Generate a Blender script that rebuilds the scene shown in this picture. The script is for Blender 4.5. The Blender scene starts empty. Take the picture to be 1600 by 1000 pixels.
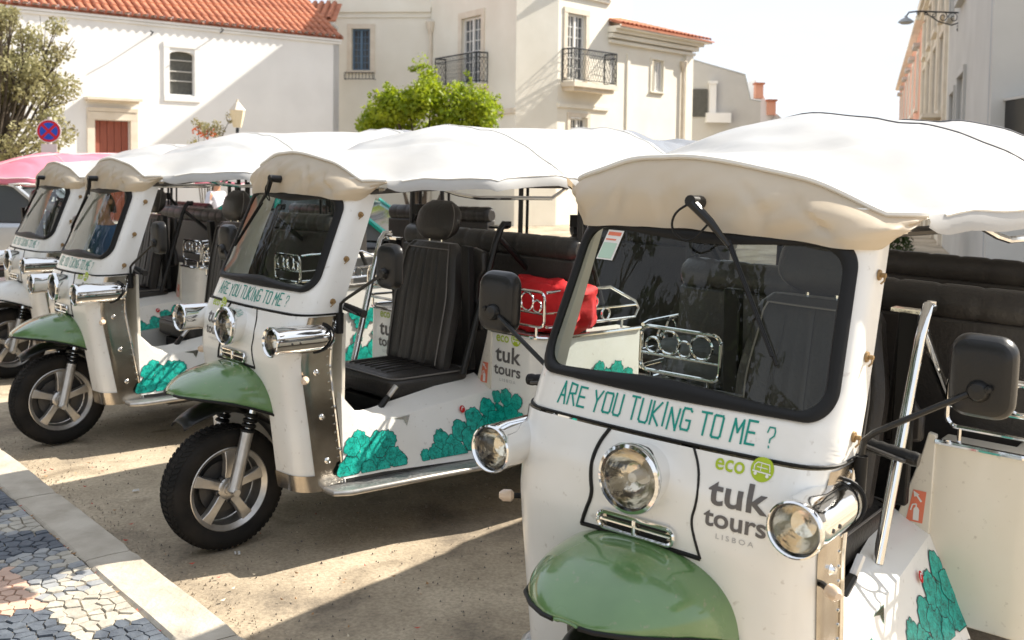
import bpy, bmesh, math, random
from math import sin, cos, pi, radians, atan2, hypot, sqrt
from mathutils import Vector, Matrix, noise
import numpy as np

sc = bpy.context.scene
COL = sc.collection
random.seed(7)
rng = np.random.default_rng(11)

# ------------------------------------------------------------------ camera, sky, sun, exposure
cd = bpy.data.cameras.new('camera'); cam = bpy.data.objects.new('camera', cd); COL.objects.link(cam); sc.camera = cam
FPX = 1604.075; PITCH = radians(3.0); ROLL = -0.0127
cd.sensor_width = 36.0; cd.lens = FPX / 1600 * 36.0
cam.location = (0, 0, 1.7217)
cam.rotation_mode = 'XYZ'
_m = Matrix.Rotation(pi / 2 - PITCH, 3, 'X') @ Matrix.Rotation(-ROLL, 3, 'Z')
cam.rotation_euler = _m.to_euler('XYZ')
cd.shift_y = ((265.94 + FPX * math.tan(PITCH)) - 500) / 1600
cd.clip_start = 0.05; cd.clip_end = 2000
cd.dof.use_dof = True; cd.dof.focus_distance = 3.4; cd.dof.aperture_fstop = 5.6

SUN = Vector((0.9135 * 0.788, 0.407 * 0.788, 0.616)).normalized()
world = bpy.data.worlds.new('World'); sc.world = world; world.use_nodes = True
nt = world.node_tree; nt.nodes.clear()
wo = nt.nodes.new('ShaderNodeOutputWorld'); bg = nt.nodes.new('ShaderNodeBackground'); sky = nt.nodes.new('ShaderNodeTexSky')
sky.sky_type = 'NISHITA'; sky.sun_disc = False
sky.sun_elevation = math.asin(SUN.z); sky.sun_rotation = atan2(SUN.x, SUN.y)
sky.air_density = 1.0; sky.dust_density = 1.2; sky.ozone_density = 1.0
tc = nt.nodes.new('ShaderNodeTexCoord'); mp = nt.nodes.new('ShaderNodeMapping'); mp.inputs['Scale'].default_value = (1.2, 1.2, 4.0)
cn = nt.nodes.new('ShaderNodeTexNoise'); cn.inputs['Scale'].default_value = 1.6; cn.inputs['Detail'].default_value = 6; cn.inputs['Roughness'].default_value = .55
cr = nt.nodes.new('ShaderNodeValToRGB'); cr.color_ramp.elements[0].position = .46; cr.color_ramp.elements[1].position = .72
cr.color_ramp.elements[0].color = (.90, .90, .90, 1); cr.color_ramp.elements[1].color = (1, 1, 1, 1)
mx = nt.nodes.new('ShaderNodeMixRGB'); mx.inputs[2].default_value = (2.36, 2.52, 2.80, 1)
nt.links.new(tc.outputs['Generated'], mp.inputs[0]); nt.links.new(mp.outputs[0], cn.inputs['Vector']); nt.links.new(cn.outputs[0], cr.inputs[0])
nt.links.new(cr.outputs[0], mx.inputs[0]); nt.links.new(sky.outputs[0], mx.inputs[1]); nt.links.new(mx.outputs[0], bg.inputs[0]); nt.links.new(bg.outputs[0], wo.inputs[0])
bg.inputs[1].default_value = 0.086
sl = bpy.data.lights.new('sun', 'SUN'); sun = bpy.data.objects.new('sun', sl); COL.objects.link(sun)
sl.energy = 2.3; sl.angle = radians(0.55); sl.color = (1, .93, .82)
sun.rotation_euler = (-SUN).to_track_quat('-Z', 'Y').to_euler(); sun.location = SUN * 60
sc.view_settings.view_transform = 'Standard'; sc.view_settings.look = 'None'; sc.view_settings.gamma = 1
sc.view_settings.use_curve_mapping = False; sc.view_settings.exposure = 2.2

# ------------------------------------------------------------------ materials
def new_mat(name):
    m = bpy.data.materials.new(name); m.use_nodes = True
    return m, m.node_tree, m.node_tree.nodes['Principled BSDF']

def mat(name, col, rough=.5, metal=0, coat=0, var=.0, vscale=6, bump=0, bscale=40, trans=0, spec=.5, col2=None, detail=4, stretch=None, speck=0):
    """principled material; colour varied by noise towards col2, fine bump"""
    m, t, b = new_mat(name)
    b.inputs['Base Color'].default_value = (*col, 1); b.inputs['Roughness'].default_value = rough
    b.inputs['Metallic'].default_value = metal; b.inputs['Coat Weight'].default_value = coat; b.inputs['Coat Roughness'].default_value = .08
    b.inputs['Specular IOR Level'].default_value = spec
    co = t.nodes.new('ShaderNodeTexCoord'); src = co.outputs['Object']
    if stretch:
        mpn = t.nodes.new('ShaderNodeMapping'); mpn.inputs['Scale'].default_value = stretch; t.links.new(src, mpn.inputs[0]); src = mpn.outputs[0]
    if var or col2:
        n = t.nodes.new('ShaderNodeTexNoise'); n.inputs['Scale'].default_value = vscale; n.inputs['Detail'].default_value = detail
        t.links.new(src, n.inputs['Vector'])
        r = t.nodes.new('ShaderNodeValToRGB'); r.color_ramp.elements[0].position = .35; r.color_ramp.elements[1].position = .68
        c2 = col2 if col2 else tuple(c * (1 - var) for c in col)
        r.color_ramp.elements[0].color = (*c2, 1); r.color_ramp.elements[1].color = (*col, 1)
        t.links.new(n.outputs[0], r.inputs[0]); t.links.new(r.outputs[0], b.inputs['Base Color'])
        if speck:
            n3 = t.nodes.new('ShaderNodeTexNoise'); n3.inputs['Scale'].default_value = 42; n3.inputs['Detail'].default_value = 3; t.links.new(src, n3.inputs['Vector'])
            r3 = t.nodes.new('ShaderNodeValToRGB'); r3.color_ramp.elements[0].position = .66; r3.color_ramp.elements[1].position = .74
            n4 = t.nodes.new('ShaderNodeTexNoise'); n4.inputs['Scale'].default_value = 5; t.links.new(src, n4.inputs['Vector'])
            ml = t.nodes.new('ShaderNodeMath'); ml.operation = 'MULTIPLY'; m2 = t.nodes.new('ShaderNodeMath'); m2.operation = 'MULTIPLY'; m2.inputs[1].default_value = speck * 2.5; m2.use_clamp = True
            t.links.new(n3.outputs[0], r3.inputs[0]); t.links.new(r3.outputs[0], ml.inputs[0]); t.links.new(n4.outputs[0], ml.inputs[1]); t.links.new(ml.outputs[0], m2.inputs[0])
            mxs = t.nodes.new('ShaderNodeMixRGB'); mxs.inputs[2].default_value = (.30, .24, .17, 1); t.links.new(m2.outputs[0], mxs.inputs[0]); t.links.new(r.outputs[0], mxs.inputs[1]); t.links.new(mxs.outputs[0], b.inputs['Base Color'])
            rr = t.nodes.new('ShaderNodeMapRange'); rr.inputs['To Min'].default_value = rough * .7; rr.inputs['To Max'].default_value = min(1, rough * 1.6); t.links.new(n4.outputs[0], rr.inputs[0]); t.links.new(rr.outputs[0], b.inputs['Roughness'])
    if bump:
        n2 = t.nodes.new('ShaderNodeTexNoise'); n2.inputs['Scale'].default_value = bscale; n2.inputs['Detail'].default_value = 4
        t.links.new(src, n2.inputs['Vector'])
        bn = t.nodes.new('ShaderNodeBump'); bn.inputs['Strength'].default_value = bump; bn.inputs['Distance'].default_value = .02
        t.links.new(n2.outputs[0], bn.inputs['Height']); t.links.new(bn.outputs[0], b.inputs['Normal'])
    if trans:
        o = t.nodes['Material Output']; tr = t.nodes.new('ShaderNodeBsdfTranslucent'); tr.inputs[0].default_value = (*[min(1, c * 1.05) for c in col], 1)
        if var or col2: t.links.new(r.outputs[0], tr.inputs[0])
        ms = t.nodes.new('ShaderNodeMixShader'); ms.inputs[0].default_value = trans
        t.links.new(b.outputs[0], ms.inputs[1]); t.links.new(tr.outputs[0], ms.inputs[2]); t.links.new(ms.outputs[0], o.inputs['Surface'])
    return m

def glass_mat(name, tint, ior=1.5, rough=0.0, boost=1.0):
    m, t, b = new_mat(name); t.nodes.remove(b); o = t.nodes['Material Output']
    tr = t.nodes.new('ShaderNodeBsdfTransparent'); tr.inputs[0].default_value = (*tint, 1)
    gl = t.nodes.new('ShaderNodeBsdfGlossy'); gl.inputs['Roughness'].default_value = rough
    fr = t.nodes.new('ShaderNodeFresnel'); fr.inputs[0].default_value = ior
    mm = t.nodes.new('ShaderNodeMath'); mm.operation = 'MULTIPLY'; mm.inputs[1].default_value = boost; mm.use_clamp = True
    ms = t.nodes.new('ShaderNodeMixShader')
    t.links.new(fr.outputs[0], mm.inputs[0]); t.links.new(mm.outputs[0], ms.inputs[0]); t.links.new(tr.outputs[0], ms.inputs[1]); t.links.new(gl.outputs[0], ms.inputs[2])
    t.links.new(ms.outputs[0], o.inputs['Surface'])
    return m

MT = {}
MT['paint'] = mat('white vehicle paint', (.83, .815, .77), .28, coat=.5, col2=(.78, .755, .70), vscale=3.5, bump=.02, bscale=9, speck=.25)
MT['cream'] = mat('cream vehicle paint', (.76, .71, .61), .35, coat=.3, col2=(.70, .645, .53), vscale=3, speck=.25)
MT['green'] = mat('green fender paint', (.125, .235, .08), .22, coat=1, col2=(.10, .195, .065), vscale=8, bump=.012, bscale=7, speck=.3)
MT['chrome'] = mat('chrome', (.86, .85, .83), .07, metal=1, bump=.01, bscale=30)
MT['steel'] = mat('stainless sheet', (.62, .58, .52), .2, metal=1, col2=(.42, .37, .31), vscale=7, bump=.04, bscale=6)
MT['alu'] = mat('alloy', (.62, .60, .57), .34, metal=.85, col2=(.50, .47, .43), vscale=20)
MT['tread'] = mat('chequer plate', (.55, .55, .54), .32, metal=.8, col2=(.4, .4, .4), vscale=30, bump=.5, bscale=60)
MT['darkmetal'] = mat('dark metal', (.09, .085, .08), .45, metal=.6, bump=.05)
MT['rubber'] = mat('black rubber', (.010, .0095, .009), .5, bump=.03, bscale=60, spec=.25)
MT['plastic'] = mat('black plastic', (.012, .0115, .011), .32, bump=.05, bscale=120, spec=.4)
MT['tyre'] = mat('tyre rubber', (.010, .0095, .009), .75, col2=(.022, .019, .016), vscale=9, bump=.12, bscale=70, spec=.2)
MT['leather'] = mat('black leatherette', (.030, .027, .025), .36, col2=(.047, .042, .037), vscale=5, bump=.16, bscale=90, spec=.4)
MT['leatherside'] = mat('worn leatherette', (.032, .028, .025), .38, bump=.12, bscale=90, spec=.4)
MT['piping'] = mat('grey seat piping', (.18, .165, .15), .5)
MT['cloth'] = mat('white canopy vinyl', (.58, .578, .565), .36, trans=.14, col2=(.49, .48, .46), vscale=2.4, bump=.2, bscale=4)
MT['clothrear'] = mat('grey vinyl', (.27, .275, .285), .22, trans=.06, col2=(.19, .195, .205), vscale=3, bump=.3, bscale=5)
MT['flap'] = mat('shade-tinted canopy vinyl', (.80, .71, .575), .42, trans=.45, col2=(.74, .635, .49), vscale=3, bump=.2, bscale=6)  # flap is white vinyl too; the tan of its shade is put into this colour
MT['pink'] = mat('pink canopy vinyl', (.80, .25, .33), .5, trans=.16, col2=(.77, .20, .28), vscale=2, bump=.08, bscale=6)
MT['pinkpale'] = mat('pale pink vinyl', (.8, .5, .52), .5, trans=.16)
MT['hem'] = mat('canopy hem', (.76, .74, .69), .5)
MT['seam'] = mat('dark canopy seam', (.10, .10, .11), .6)
MT['screen'] = glass_mat('windscreen glass', (.80, .87, .84), 1.5, 0.0, .8)
MT['lens'] = glass_mat('lamp glass', (.95, .94, .90), 1.5, .02, 1.4)
MT['reflector'] = mat('lamp reflector', (.80, .75, .66), .16, metal=1, bump=.25, bscale=14)
MT['mirrorglass'] = mat('mirror glass', (.8, .82, .84), .02, metal=1)
MT['teal'] = mat('teal print', (.0, .26, .205), .45)
MT['lime'] = mat('lime print', (.38, .50, .02), .45)
MT['greyprint'] = mat('grey print', (.12, .11, .105), .45)
MT['palegrey'] = mat('pale grey print', (.42, .41, .40), .5)
MT['whiteprint'] = mat('white print', (.78, .76, .72), .45)
MT['salmon'] = mat('orange red print', (.75, .20, .11), .5)
MT['red'] = mat('red cloth', (.60, .006, .010), .75, col2=(.48, .005, .008), vscale=9, bump=.3, bscale=14)
MT['greycloth'] = mat('grey cloth', (.12, .125, .12), .85, col2=(.07, .072, .07), vscale=8, bump=.4, bscale=20)
MT['amber'] = mat('pale indicator', (.72, .55, .40), .2, coat=.6)
MT['brass'] = mat('rusty bolt', (.34, .22, .10), .5, metal=.6)

def teal_art(name):
    m, t, b = new_mat(name)
    co = t.nodes.new('ShaderNodeTexCoord'); v = t.nodes.new('ShaderNodeTexVoronoi'); v.inputs['Scale'].default_value = 150; v.feature = 'F1'
    w = t.nodes.new('ShaderNodeTexNoise'); w.inputs['Scale'].default_value = 38; w.inputs['Detail'].default_value = 8
    r = t.nodes.new('ShaderNodeValToRGB'); e = r.color_ramp.elements
    e[0].position = .16; e[0].color = (.0, .06, .05, 1); e[1].position = .60; e[1].color = (.02, .50, .40, 1)
    x = e.new(.40); x.color = (.0, .33, .26, 1)
    mt = t.nodes.new('ShaderNodeMath'); mt.operation = 'MULTIPLY_ADD'; mt.inputs[1].default_value = -.35
    ad = t.nodes.new('ShaderNodeMath'); ad.operation = 'MULTIPLY_ADD'; ad.inputs[1].default_value = .75
    t.links.new(co.outputs['Object'], v.inputs['Vector']); t.links.new(co.outputs['Object'], w.inputs['Vector'])
    t.links.new(v.outputs['Distance'], mt.inputs[0]); mt.inputs[2].default_value = .22
    t.links.new(w.outputs[0], ad.inputs[0]); t.links.new(mt.outputs[0], ad.inputs[2]); t.links.new(ad.outputs[0], r.inputs[0])
    t.links.new(r.outputs[0], b.inputs['Base Color']); b.inputs['Roughness'].default_value = .4
    return m
MT['art'] = teal_art('teal foliage print'); MT['artline'] = mat('dark teal outline', (.0, .05, .045), .45)

def tyre_ground():
    m, t, b = new_mat('sandy asphalt')
    co = t.nodes.new('ShaderNodeTexCoord')
    n1 = t.nodes.new('ShaderNodeTexNoise'); n1.inputs['Scale'].default_value = 1.15; n1.inputs['Detail'].default_value = 9; n1.inputs['Roughness'].default_value = .62
    n2 = t.nodes.new('ShaderNodeTexNoise'); n2.inputs['Scale'].default_value = 60; n2.inputs['Detail'].default_value = 6; n2.inputs['Roughness'].default_value = .7
    r1 = t.nodes.new('ShaderNodeValToRGB'); e = r1.color_ramp.elements
    e[0].position = .34; e[0].color = (.185, .150, .110, 1); e[1].position = .62; e[1].color = (.55, .455, .33, 1); x = e.new(.46); x.color = (.40, .325, .23, 1)
    r2 = t.nodes.new('ShaderNodeValToRGB'); e = r2.color_ramp.elements; e[0].position = .28; e[0].color = (.62, .62, .62, 1); e[1].position = .62; e[1].color = (1.1, 1.1, 1.1, 1)
    mu = t.nodes.new('ShaderNodeMixRGB'); mu.blend_type = 'MULTIPLY'; mu.inputs[0].default_value = 1
    for n in (n1, n2): t.links.new(co.outputs['Object'], n.inputs['Vector'])
    t.links.new(n1.outputs[0], r1.inputs[0]); t.links.new(n2.outputs[0], r2.inputs[0]); t.links.new(r1.outputs[0], mu.inputs[1]); t.links.new(r2.outputs[0], mu.inputs[2])
    n5 = t.nodes.new('ShaderNodeTexNoise'); n5.inputs['Scale'].default_value = 2.3; n5.inputs['Detail'].default_value = 5; n5.inputs['Distortion'].default_value = .6; t.links.new(co.outputs['Object'], n5.inputs['Vector'])
    r5 = t.nodes.new('ShaderNodeValToRGB'); r5.color_ramp.elements[0].position = .60; r5.color_ramp.elements[0].color = (1, 1, 1, 1); r5.color_ramp.elements[1].position = .74; r5.color_ramp.elements[1].color = (.52, .50, .47, 1)
    mu2 = t.nodes.new('ShaderNodeMixRGB'); mu2.blend_type = 'MULTIPLY'; mu2.inputs[0].default_value = 1; t.links.new(n5.outputs[0], r5.inputs[0]); t.links.new(mu.outputs[0], mu2.inputs[1]); t.links.new(r5.outputs[0], mu2.inputs[2]); mu = mu2
    t.links.new(mu.outputs[0], b.inputs['Base Color']); b.inputs['Roughness'].default_value = .9
    bn = t.nodes.new('ShaderNodeBump'); bn.inputs['Strength'].default_value = .55; bn.inputs['Distance'].default_value = .006
    t.links.new(n2.outputs[0], bn.inputs['Height']); t.links.new(bn.outputs[0], b.inputs['Normal'])
    return m
MT['road'] = tyre_ground()
MT['sandjoint'] = mat('sand in joints', (.42, .36, .28), .95, col2=(.28, .24, .18), vscale=12, bump=.4, bscale=70)
MT['kerb'] = mat('limestone kerb', (.56, .50, .41), .8, col2=(.41, .355, .28), vscale=7, bump=.3, bscale=45, detail=8)
MT['stonewhite'] = mat('white limestone sett', (.50, .46, .385), .7, col2=(.38, .345, .285), vscale=14, bump=.3, bscale=40)
MT['stonegrey'] = mat('grey limestone sett', (.36, .36, .35), .7, col2=(.22, .23, .245), vscale=14, bump=.2, bscale=40)
MT['stonedark'] = mat('blue black basalt sett', (.12, .137, .16), .6, col2=(.065, .076, .095), vscale=14, bump=.3, bscale=40)
MT['stonepink'] = mat('pink limestone sett', (.62, .42, .31), .7, col2=(.54, .36, .27), vscale=14, bump=.2, bscale=40)
MT['limewash'] = mat('white limewash', (.82, .815, .80), .9, col2=(.74, .735, .72), vscale=.8, bump=.12, bscale=5, detail=9)
MT['creamwall'] = mat('cream render', (.82, .785, .69), .9, col2=(.75, .71, .61), vscale=.9, bump=.1, bscale=6, detail=9)
MT['stonetrim'] = mat('pale stone trim', (.74, .67, .56), .85, col2=(.64, .56, .45), vscale=3, bump=.1, bscale=15)
MT['greywall'] = mat('grey render', (.56, .55, .52), .9, col2=(.49, .48, .45), vscale=.8, bump=.08, bscale=6, detail=9)
MT['bluegrey'] = mat('blue grey render', (.44, .46, .47), .9, col2=(.37, .385, .395), vscale=.8, detail=9)
MT['tile'] = mat('terracotta tile', (.52, .20, .105), .85, col2=(.36, .13, .07), vscale=2.5, bump=.2, bscale=10)
MT['terracotta'] = mat('salmon render', (.70, .36, .25), .9, col2=(.65, .32, .21), vscale=.8)
MT['door'] = mat('red brown door wood', (.30, .085, .05), .6, col2=(.24, .065, .04), vscale=6, stretch=(6, 6, .6))
MT['winglass'] = mat('dark window glass', (.09, .10, .11), .06, spec=.8)
MT['winbars'] = mat('grey window grille', (.10, .098, .085), .5, col2=(.07, .07, .06), vscale=20)
MT['bluewin'] = mat('blue window paint', (.10, .17, .25), .5)
MT['whitewood'] = mat('white window wood', (.76, .75, .72), .5)
MT['iron'] = mat('wrought iron', (.03, .035, .04), .5, metal=.3)
MT['bark'] = mat('bark', (.11, .085, .062), .9, col2=(.06, .047, .035), vscale=6, bump=.5, bscale=16)
MT['leaflime'] = mat('lime leaves', (.40, .46, .02), .5, trans=.5, col2=(.20, .28, .016), vscale=3.2, detail=6)
MT['leafolive'] = mat('olive leaves', (.40, .385, .20), .6, trans=.4, col2=(.27, .235, .11), vscale=1.6, detail=6)
MT['leafdark'] = mat('dark leaves', (.06, .10, .02), .5, trans=.35, col2=(.035, .06, .015), vscale=1.3, detail=5)
MT['signblue'] = mat('sign blue', (.01, .09, .55), .4)
MT['signred'] = mat('sign red', (.60, .012, .03), .4)
MT['bluepaint'] = mat('blue board', (.035, .085, .15), .5)
MT['carsilver'] = mat('silver car paint', (.52, .54, .56), .25, metal=.5, coat=1)
MT['carteal'] = mat('teal car paint', (.0, .32, .24), .25, coat=1)
MT['carblack'] = mat('black car paint', (.012, .012, .013), .2, coat=1)
MT['skin'] = mat('skin', (.52, .27, .17), .55)
MT['hair'] = mat('dark brown hair', (.05, .022, .012), .6, bump=.3, bscale=50)
MT['greyhair'] = mat('grey hair', (.25, .24, .23), .7)
MT['shirtblue'] = mat('blue shirt', (.05, .12, .25), .8)
MT['shirtwhite'] = mat('pale shirt', (.62, .63, .70), .8)
MT['trousers'] = mat('dark trousers', (.05, .05, .06), .85)
MT['lampglass'] = mat('lantern glass', (.78, .68, .48), .3)
MT['orange'] = mat('orange cloth', (.70, .22, .08), .7, trans=.2)
MT['flower'] = mat('orange flowers', (.70, .16, .04), .6, trans=.3)

# ------------------------------------------------------------------ mesh helpers
class MB:
    def __init__(s): s.v = []; s.f = []; s.mi = []
    def add(s, vs, fs, mi=0):
        b = len(s.v); s.v += [tuple(p) for p in vs]; s.f += [tuple(i + b for i in f) for f in fs]; s.mi += [mi] * len(fs); return s
    def box(s, c, d, rot=None, mi=0):
        hx, hy, hz = d[0] / 2, d[1] / 2, d[2] / 2
        P = [Vector((x, y, z)) for x in (-hx, hx) for y in (-hy, hy) for z in (-hz, hz)]
        if rot is not None: P = [rot @ p for p in P]
        P = [p + Vector(c) for p in P]
        return s.add(P, [(0, 1, 3, 2), (4, 6, 7, 5), (0, 4, 5, 1), (2, 3, 7, 6), (0, 2, 6, 4), (1, 5, 7, 3)], mi)
    def grid(s, rows, closed_u=False, mi=0, flip=False):
        n = len(rows); m = len(rows[0]); vs = [p for r in rows for p in r]; fs = []
        for i in range(n - 1):
            for j in range(m if closed_u else m - 1):
                k = (j + 1) % m
                q = (i * m + j, i * m + k, (i + 1) * m + k, (i + 1) * m + j)
                fs.append(q[::-1] if flip else q)
        return s.add(vs, fs, mi)
    def loft(s, rings, caps=(True, True), mi=0):
        m = len(rings[0]); s.grid(rings, True, mi)
        b = len(s.v) - len(rings) * m
        if caps[0]: s.f.append(tuple(b + j for j in range(m))[::-1]); s.mi.append(mi)
        if caps[1]: s.f.append(tuple(b + (len(rings) - 1) * m + j for j in range(m))); s.mi.append(mi)
        return s
    def tube(s, pts, r, n=8, closed=False, mi=0, caps=True):
        P = [Vector(p) for p in pts]; N = len(P); rings = []; up = None
        rr = r if isinstance(r, (list, tuple)) else [r] * N
        for i in range(N):
            if closed: t = (P[(i + 1) % N] - P[i - 1])
            else: t = P[min(i + 1, N - 1)] - P[max(i - 1, 0)]
            if t.length < 1e-9: t = Vector((0, 0, 1))
            t.normalize()
            if up is None:
                up = Vector((0, 0, 1)) if abs(t.z) < .9 else Vector((1, 0, 0))
            a = up - t * up.dot(t)
            if a.length < 1e-6: a = t.orthogonal()
            a.normalize(); b = t.cross(a); up = a
            rings.append([P[i] + (a * cos(2 * pi * k / n) + b * sin(2 * pi * k / n)) * rr[i] for k in range(n)])
        if closed: rings.append(rings[0]); s.loft(rings, (False, False), mi)
        else: s.loft(rings, (caps, caps), mi)
        return s
    def lathe(s, prof, c, axis='y', n=32, mi=0, caps=(False, False)):
        """prof = [(radius, offset along axis)]"""
        rings = []
        for r, h in prof:
            ring = []
            for k in range(n):
                a = 2 * pi * k / n; u, w = r * cos(a), r * sin(a)
                p = {'x': (h, u, w), 'y': (w, h, u), 'z': (u, w, h)}[axis]
                ring.append((p[0] + c[0], p[1] + c[1], p[2] + c[2]))
            rings.append(ring)
        return s.loft(rings, caps, mi)
    def prism(s, poly, z0, z1, mi=0):
        n = len(poly); vs = [(x, y, z0) for x, y in poly] + [(x, y, z1) for x, y in poly]
        fs = [tuple(range(n))[::-1], tuple(range(n, 2 * n))] + [(i, (i + 1) % n, n + (i + 1) % n, n + i) for i in range(n)]
        return s.add(vs, fs, mi)
    def mirror_y(s):
        n = MB(); n.v = [(x, -y, z) for x, y, z in s.v]; n.f = [f[::-1] for f in s.f]; n.mi = list(s.mi); return n
    def build(s, name, mats, parent=None, smooth=True, bevel=0, sub=0, solid=0, recalc=True):
        me = bpy.data.meshes.new(name); me.from_pydata(s.v, [], s.f)
        if not isinstance(mats, (list, tuple)): mats = [mats]
        for m in mats: me.materials.append(MT[m] if isinstance(m, str) else m)
        if len(mats) > 1: me.polygons.foreach_set('material_index', s.mi)
        me.validate()
        if recalc:
            bm = bmesh.new(); bm.from_mesh(me); bmesh.ops.recalc_face_normals(bm, faces=bm.faces); bm.to_mesh(me); bm.free()
        if smooth:
            me.polygons.foreach_set('use_smooth', [True] * len(me.polygons)); 
            try: me.set_sharp_from_angle(angle=radians(38))
            except Exception: pass
        o = bpy.data.objects.new(name, me); COL.objects.link(o)
        if parent: o.parent = parent
        if bevel:
            b = o.modifiers.new('bevel', 'BEVEL'); b.width = bevel; b.segments = 2; b.limit_method = 'ANGLE'; b.angle_limit = radians(40)
        if solid:
            d = o.modifiers.new('thickness', 'SOLIDIFY'); d.thickness = solid; d.offset = 0
        if sub:
            d = o.modifiers.new('smooth', 'SUBSURF'); d.levels = sub; d.render_levels = sub
        return o

def rrect(w, h, r, n=6, cx=0, cy=0):
    """rounded rectangle outline (u,v), counter-clockwise"""
    out = []
    for sx, sy, a0 in ((1, 1, 0), (-1, 1, pi / 2), (-1, -1, pi), (1, -1, 3 * pi / 2)):
        for k in range(n + 1):
            a = a0 + pi / 2 * k / n
            out.append((cx + sx * (w / 2 - r) + r * cos(a), cy + sy * (h / 2 - r) + r * sin(a)))
    return out

def empty(name, loc=(0, 0, 0), rot=(0, 0, 0)):
    o = bpy.data.objects.new(name, None); COL.objects.link(o); o.location = loc; o.rotation_euler = rot; o.empty_display_size = .2
    return o
def tag(o, label=None, cat=None, group=None, kind=None):
    if label: o['label'] = label
    if cat: o['category'] = cat
    if group: o['group'] = group
    if kind: o['kind'] = kind
    return o
def setmat(o, m):
    for s_ in o.material_slots: s_.link = 'OBJECT'; s_.material = MT[m]
def kids(o): return [c for c in bpy.data.objects if c.parent == o]
def copy_tree(o, parent=None):
    c = o.copy(); COL.objects.link(c)
    if parent: c.parent = parent
    for ch in kids(o): copy_tree(ch, c)
    return c
def lerp(a, b, t): return a + (b - a) * t
def interp(tab, x):
    tab = sorted(tab)
    if x <= tab[0][0]: return tab[0][1]
    for (a, va), (b, vb) in zip(tab, tab[1:]):
        if x <= b: return va + (vb - va) * (x - a) / (b - a)
    return tab[-1][1]
def sstep(a, b, x):
    t = max(0, min(1, (x - a) / (b - a))); return t * t * (3 - 2 * t)
def text_tris(body, size=1.0, offset=0.0, spacing=1.0, shear=0):
    """mesh outline of a string (2-D verts, faces)"""
    cu = bpy.data.curves.new('text', 'FONT'); cu.body = body; cu.size = size; cu.offset = offset; cu.space_character = spacing; cu.shear = shear; cu.resolution_u = 4
    cu.fill_mode = 'FRONT'
    o = bpy.data.objects.new('text', cu); COL.objects.link(o)
    dg = bpy.context.evaluated_depsgraph_get(); me = bpy.data.meshes.new_from_object(o.evaluated_get(dg))
    bm = bmesh.new(); bm.from_mesh(me); bmesh.ops.triangulate(bm, faces=bm.faces)
    for _ in range(2): bmesh.ops.subdivide_edges(bm, edges=[e for e in bm.edges if e.calc_length() > .12], cuts=1); bmesh.ops.triangulate(bm, faces=bm.faces)
    bm.to_mesh(me); bm.free()
    vs = [(v.co.x, v.co.y) for v in me.vertices]; fs = [tuple(p.vertices) for p in me.polygons]
    bpy.data.objects.remove(o); bpy.data.curves.remove(cu); bpy.data.meshes.remove(me)
    return vs, fs
def text_fit(body, u0, u1, v0, fn, mb, offset=0.0, spacing=1.0, height=None):
    """put a string from u0 to u1 with base line v0 onto a surface fn(u,v)"""
    vs, fs = text_tris(body, 1, offset, spacing)
    x0 = min(v[0] for v in vs); x1 = max(v[0] for v in vs); y1 = max(v[1] for v in vs); k = (u1 - u0) / (x1 - x0); ky = height / y1 if height else k
    mb.add([fn(u0 + (x - x0) * k, v0 + y * ky) for x, y in vs], fs)
# ------------------------------------------------------------------ ground, kerb and pavement
KA = Vector((-2.905, 5.782, 0)); KD = Vector((.65153, -.75863, 0)); KN = Vector((-.75863, -.65153, 0))   # kerb line, direction along it, towards the pavement
def kp(s_, d, z=0): p = KA + KD * s_ + KN * d; return (p.x, p.y, z)
m = MB(); N = 60; xs = list(np.linspace(-6, 6, 61))
def gz(x, y): return .006 * noise.noise(Vector((x * .8, y * .8, 0))) + .003 * noise.noise(Vector((x * 3, y * 3, 5)))
m.grid([[(x, y, gz(x, y) - .004) for x in np.linspace(-6, 6, 121)] for y in np.linspace(1, 13, 121)])
road_near = None
X = [-400, -6, 6, 400]; Yv = [-300, 1, 13, 900]
for i in range(3):
    for j in range(3):
        if i == 1 and j == 1: continue
        m.add([(X[i], Yv[j], -.006), (X[i + 1], Yv[j], -.006), (X[i + 1], Yv[j + 1], -.006), (X[i], Yv[j + 1], -.006)], [(0, 1, 2, 3)])
tag(m.build('road', 'road'), kind='structure')
kerb = tag(empty('kerb', kp(0, 0)), kind='structure')
r = random.Random(2)
for k in range(-9, 7):
    a, b = k * .995 + .065 + .004, (k + 1) * .995 + .065 - .004
    w = .205; ins = .012; c = (a + b) / 2; L = b - a; rows = []
    NS = 14
    for i in range(NS + 1):
        s_ = a + L * i / NS; e = .006 if i in (0, NS) else 0
        wob = .006 * noise.noise(Vector((s_ * 3, 1, 0))); dz = .005 * noise.noise(Vector((s_ * 2.3, 7, 0))) + r.uniform(-.001, .001)
        rows.append([kp(s_, .0 + wob + e, -.05), kp(s_, wob + e, .10 + dz), kp(s_, .014 + wob + e, .118 + dz - e), kp(s_, .10, .121 + dz - e), kp(s_, w - .012 - e, .119 + dz - e), kp(s_, w - e + wob * .6, .108 + dz), kp(s_, w - e, -.05)])
    me = MB(); me.loft(rows); o = me.build('kerb_stone', 'kerb', kerb); o.matrix_parent_inverse = Matrix.Translation(-Vector(kp(0, 0)))
pav = MB(); pav.add([kp(-9, .214, .108), kp(7, .214, .108), kp(7, 9, .108), kp(-9, 9, .108)], [(0, 1, 2, 3)])
pavement = pav.build('pavement', 'sandjoint', smooth=False); tag(pavement, kind='structure')

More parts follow.
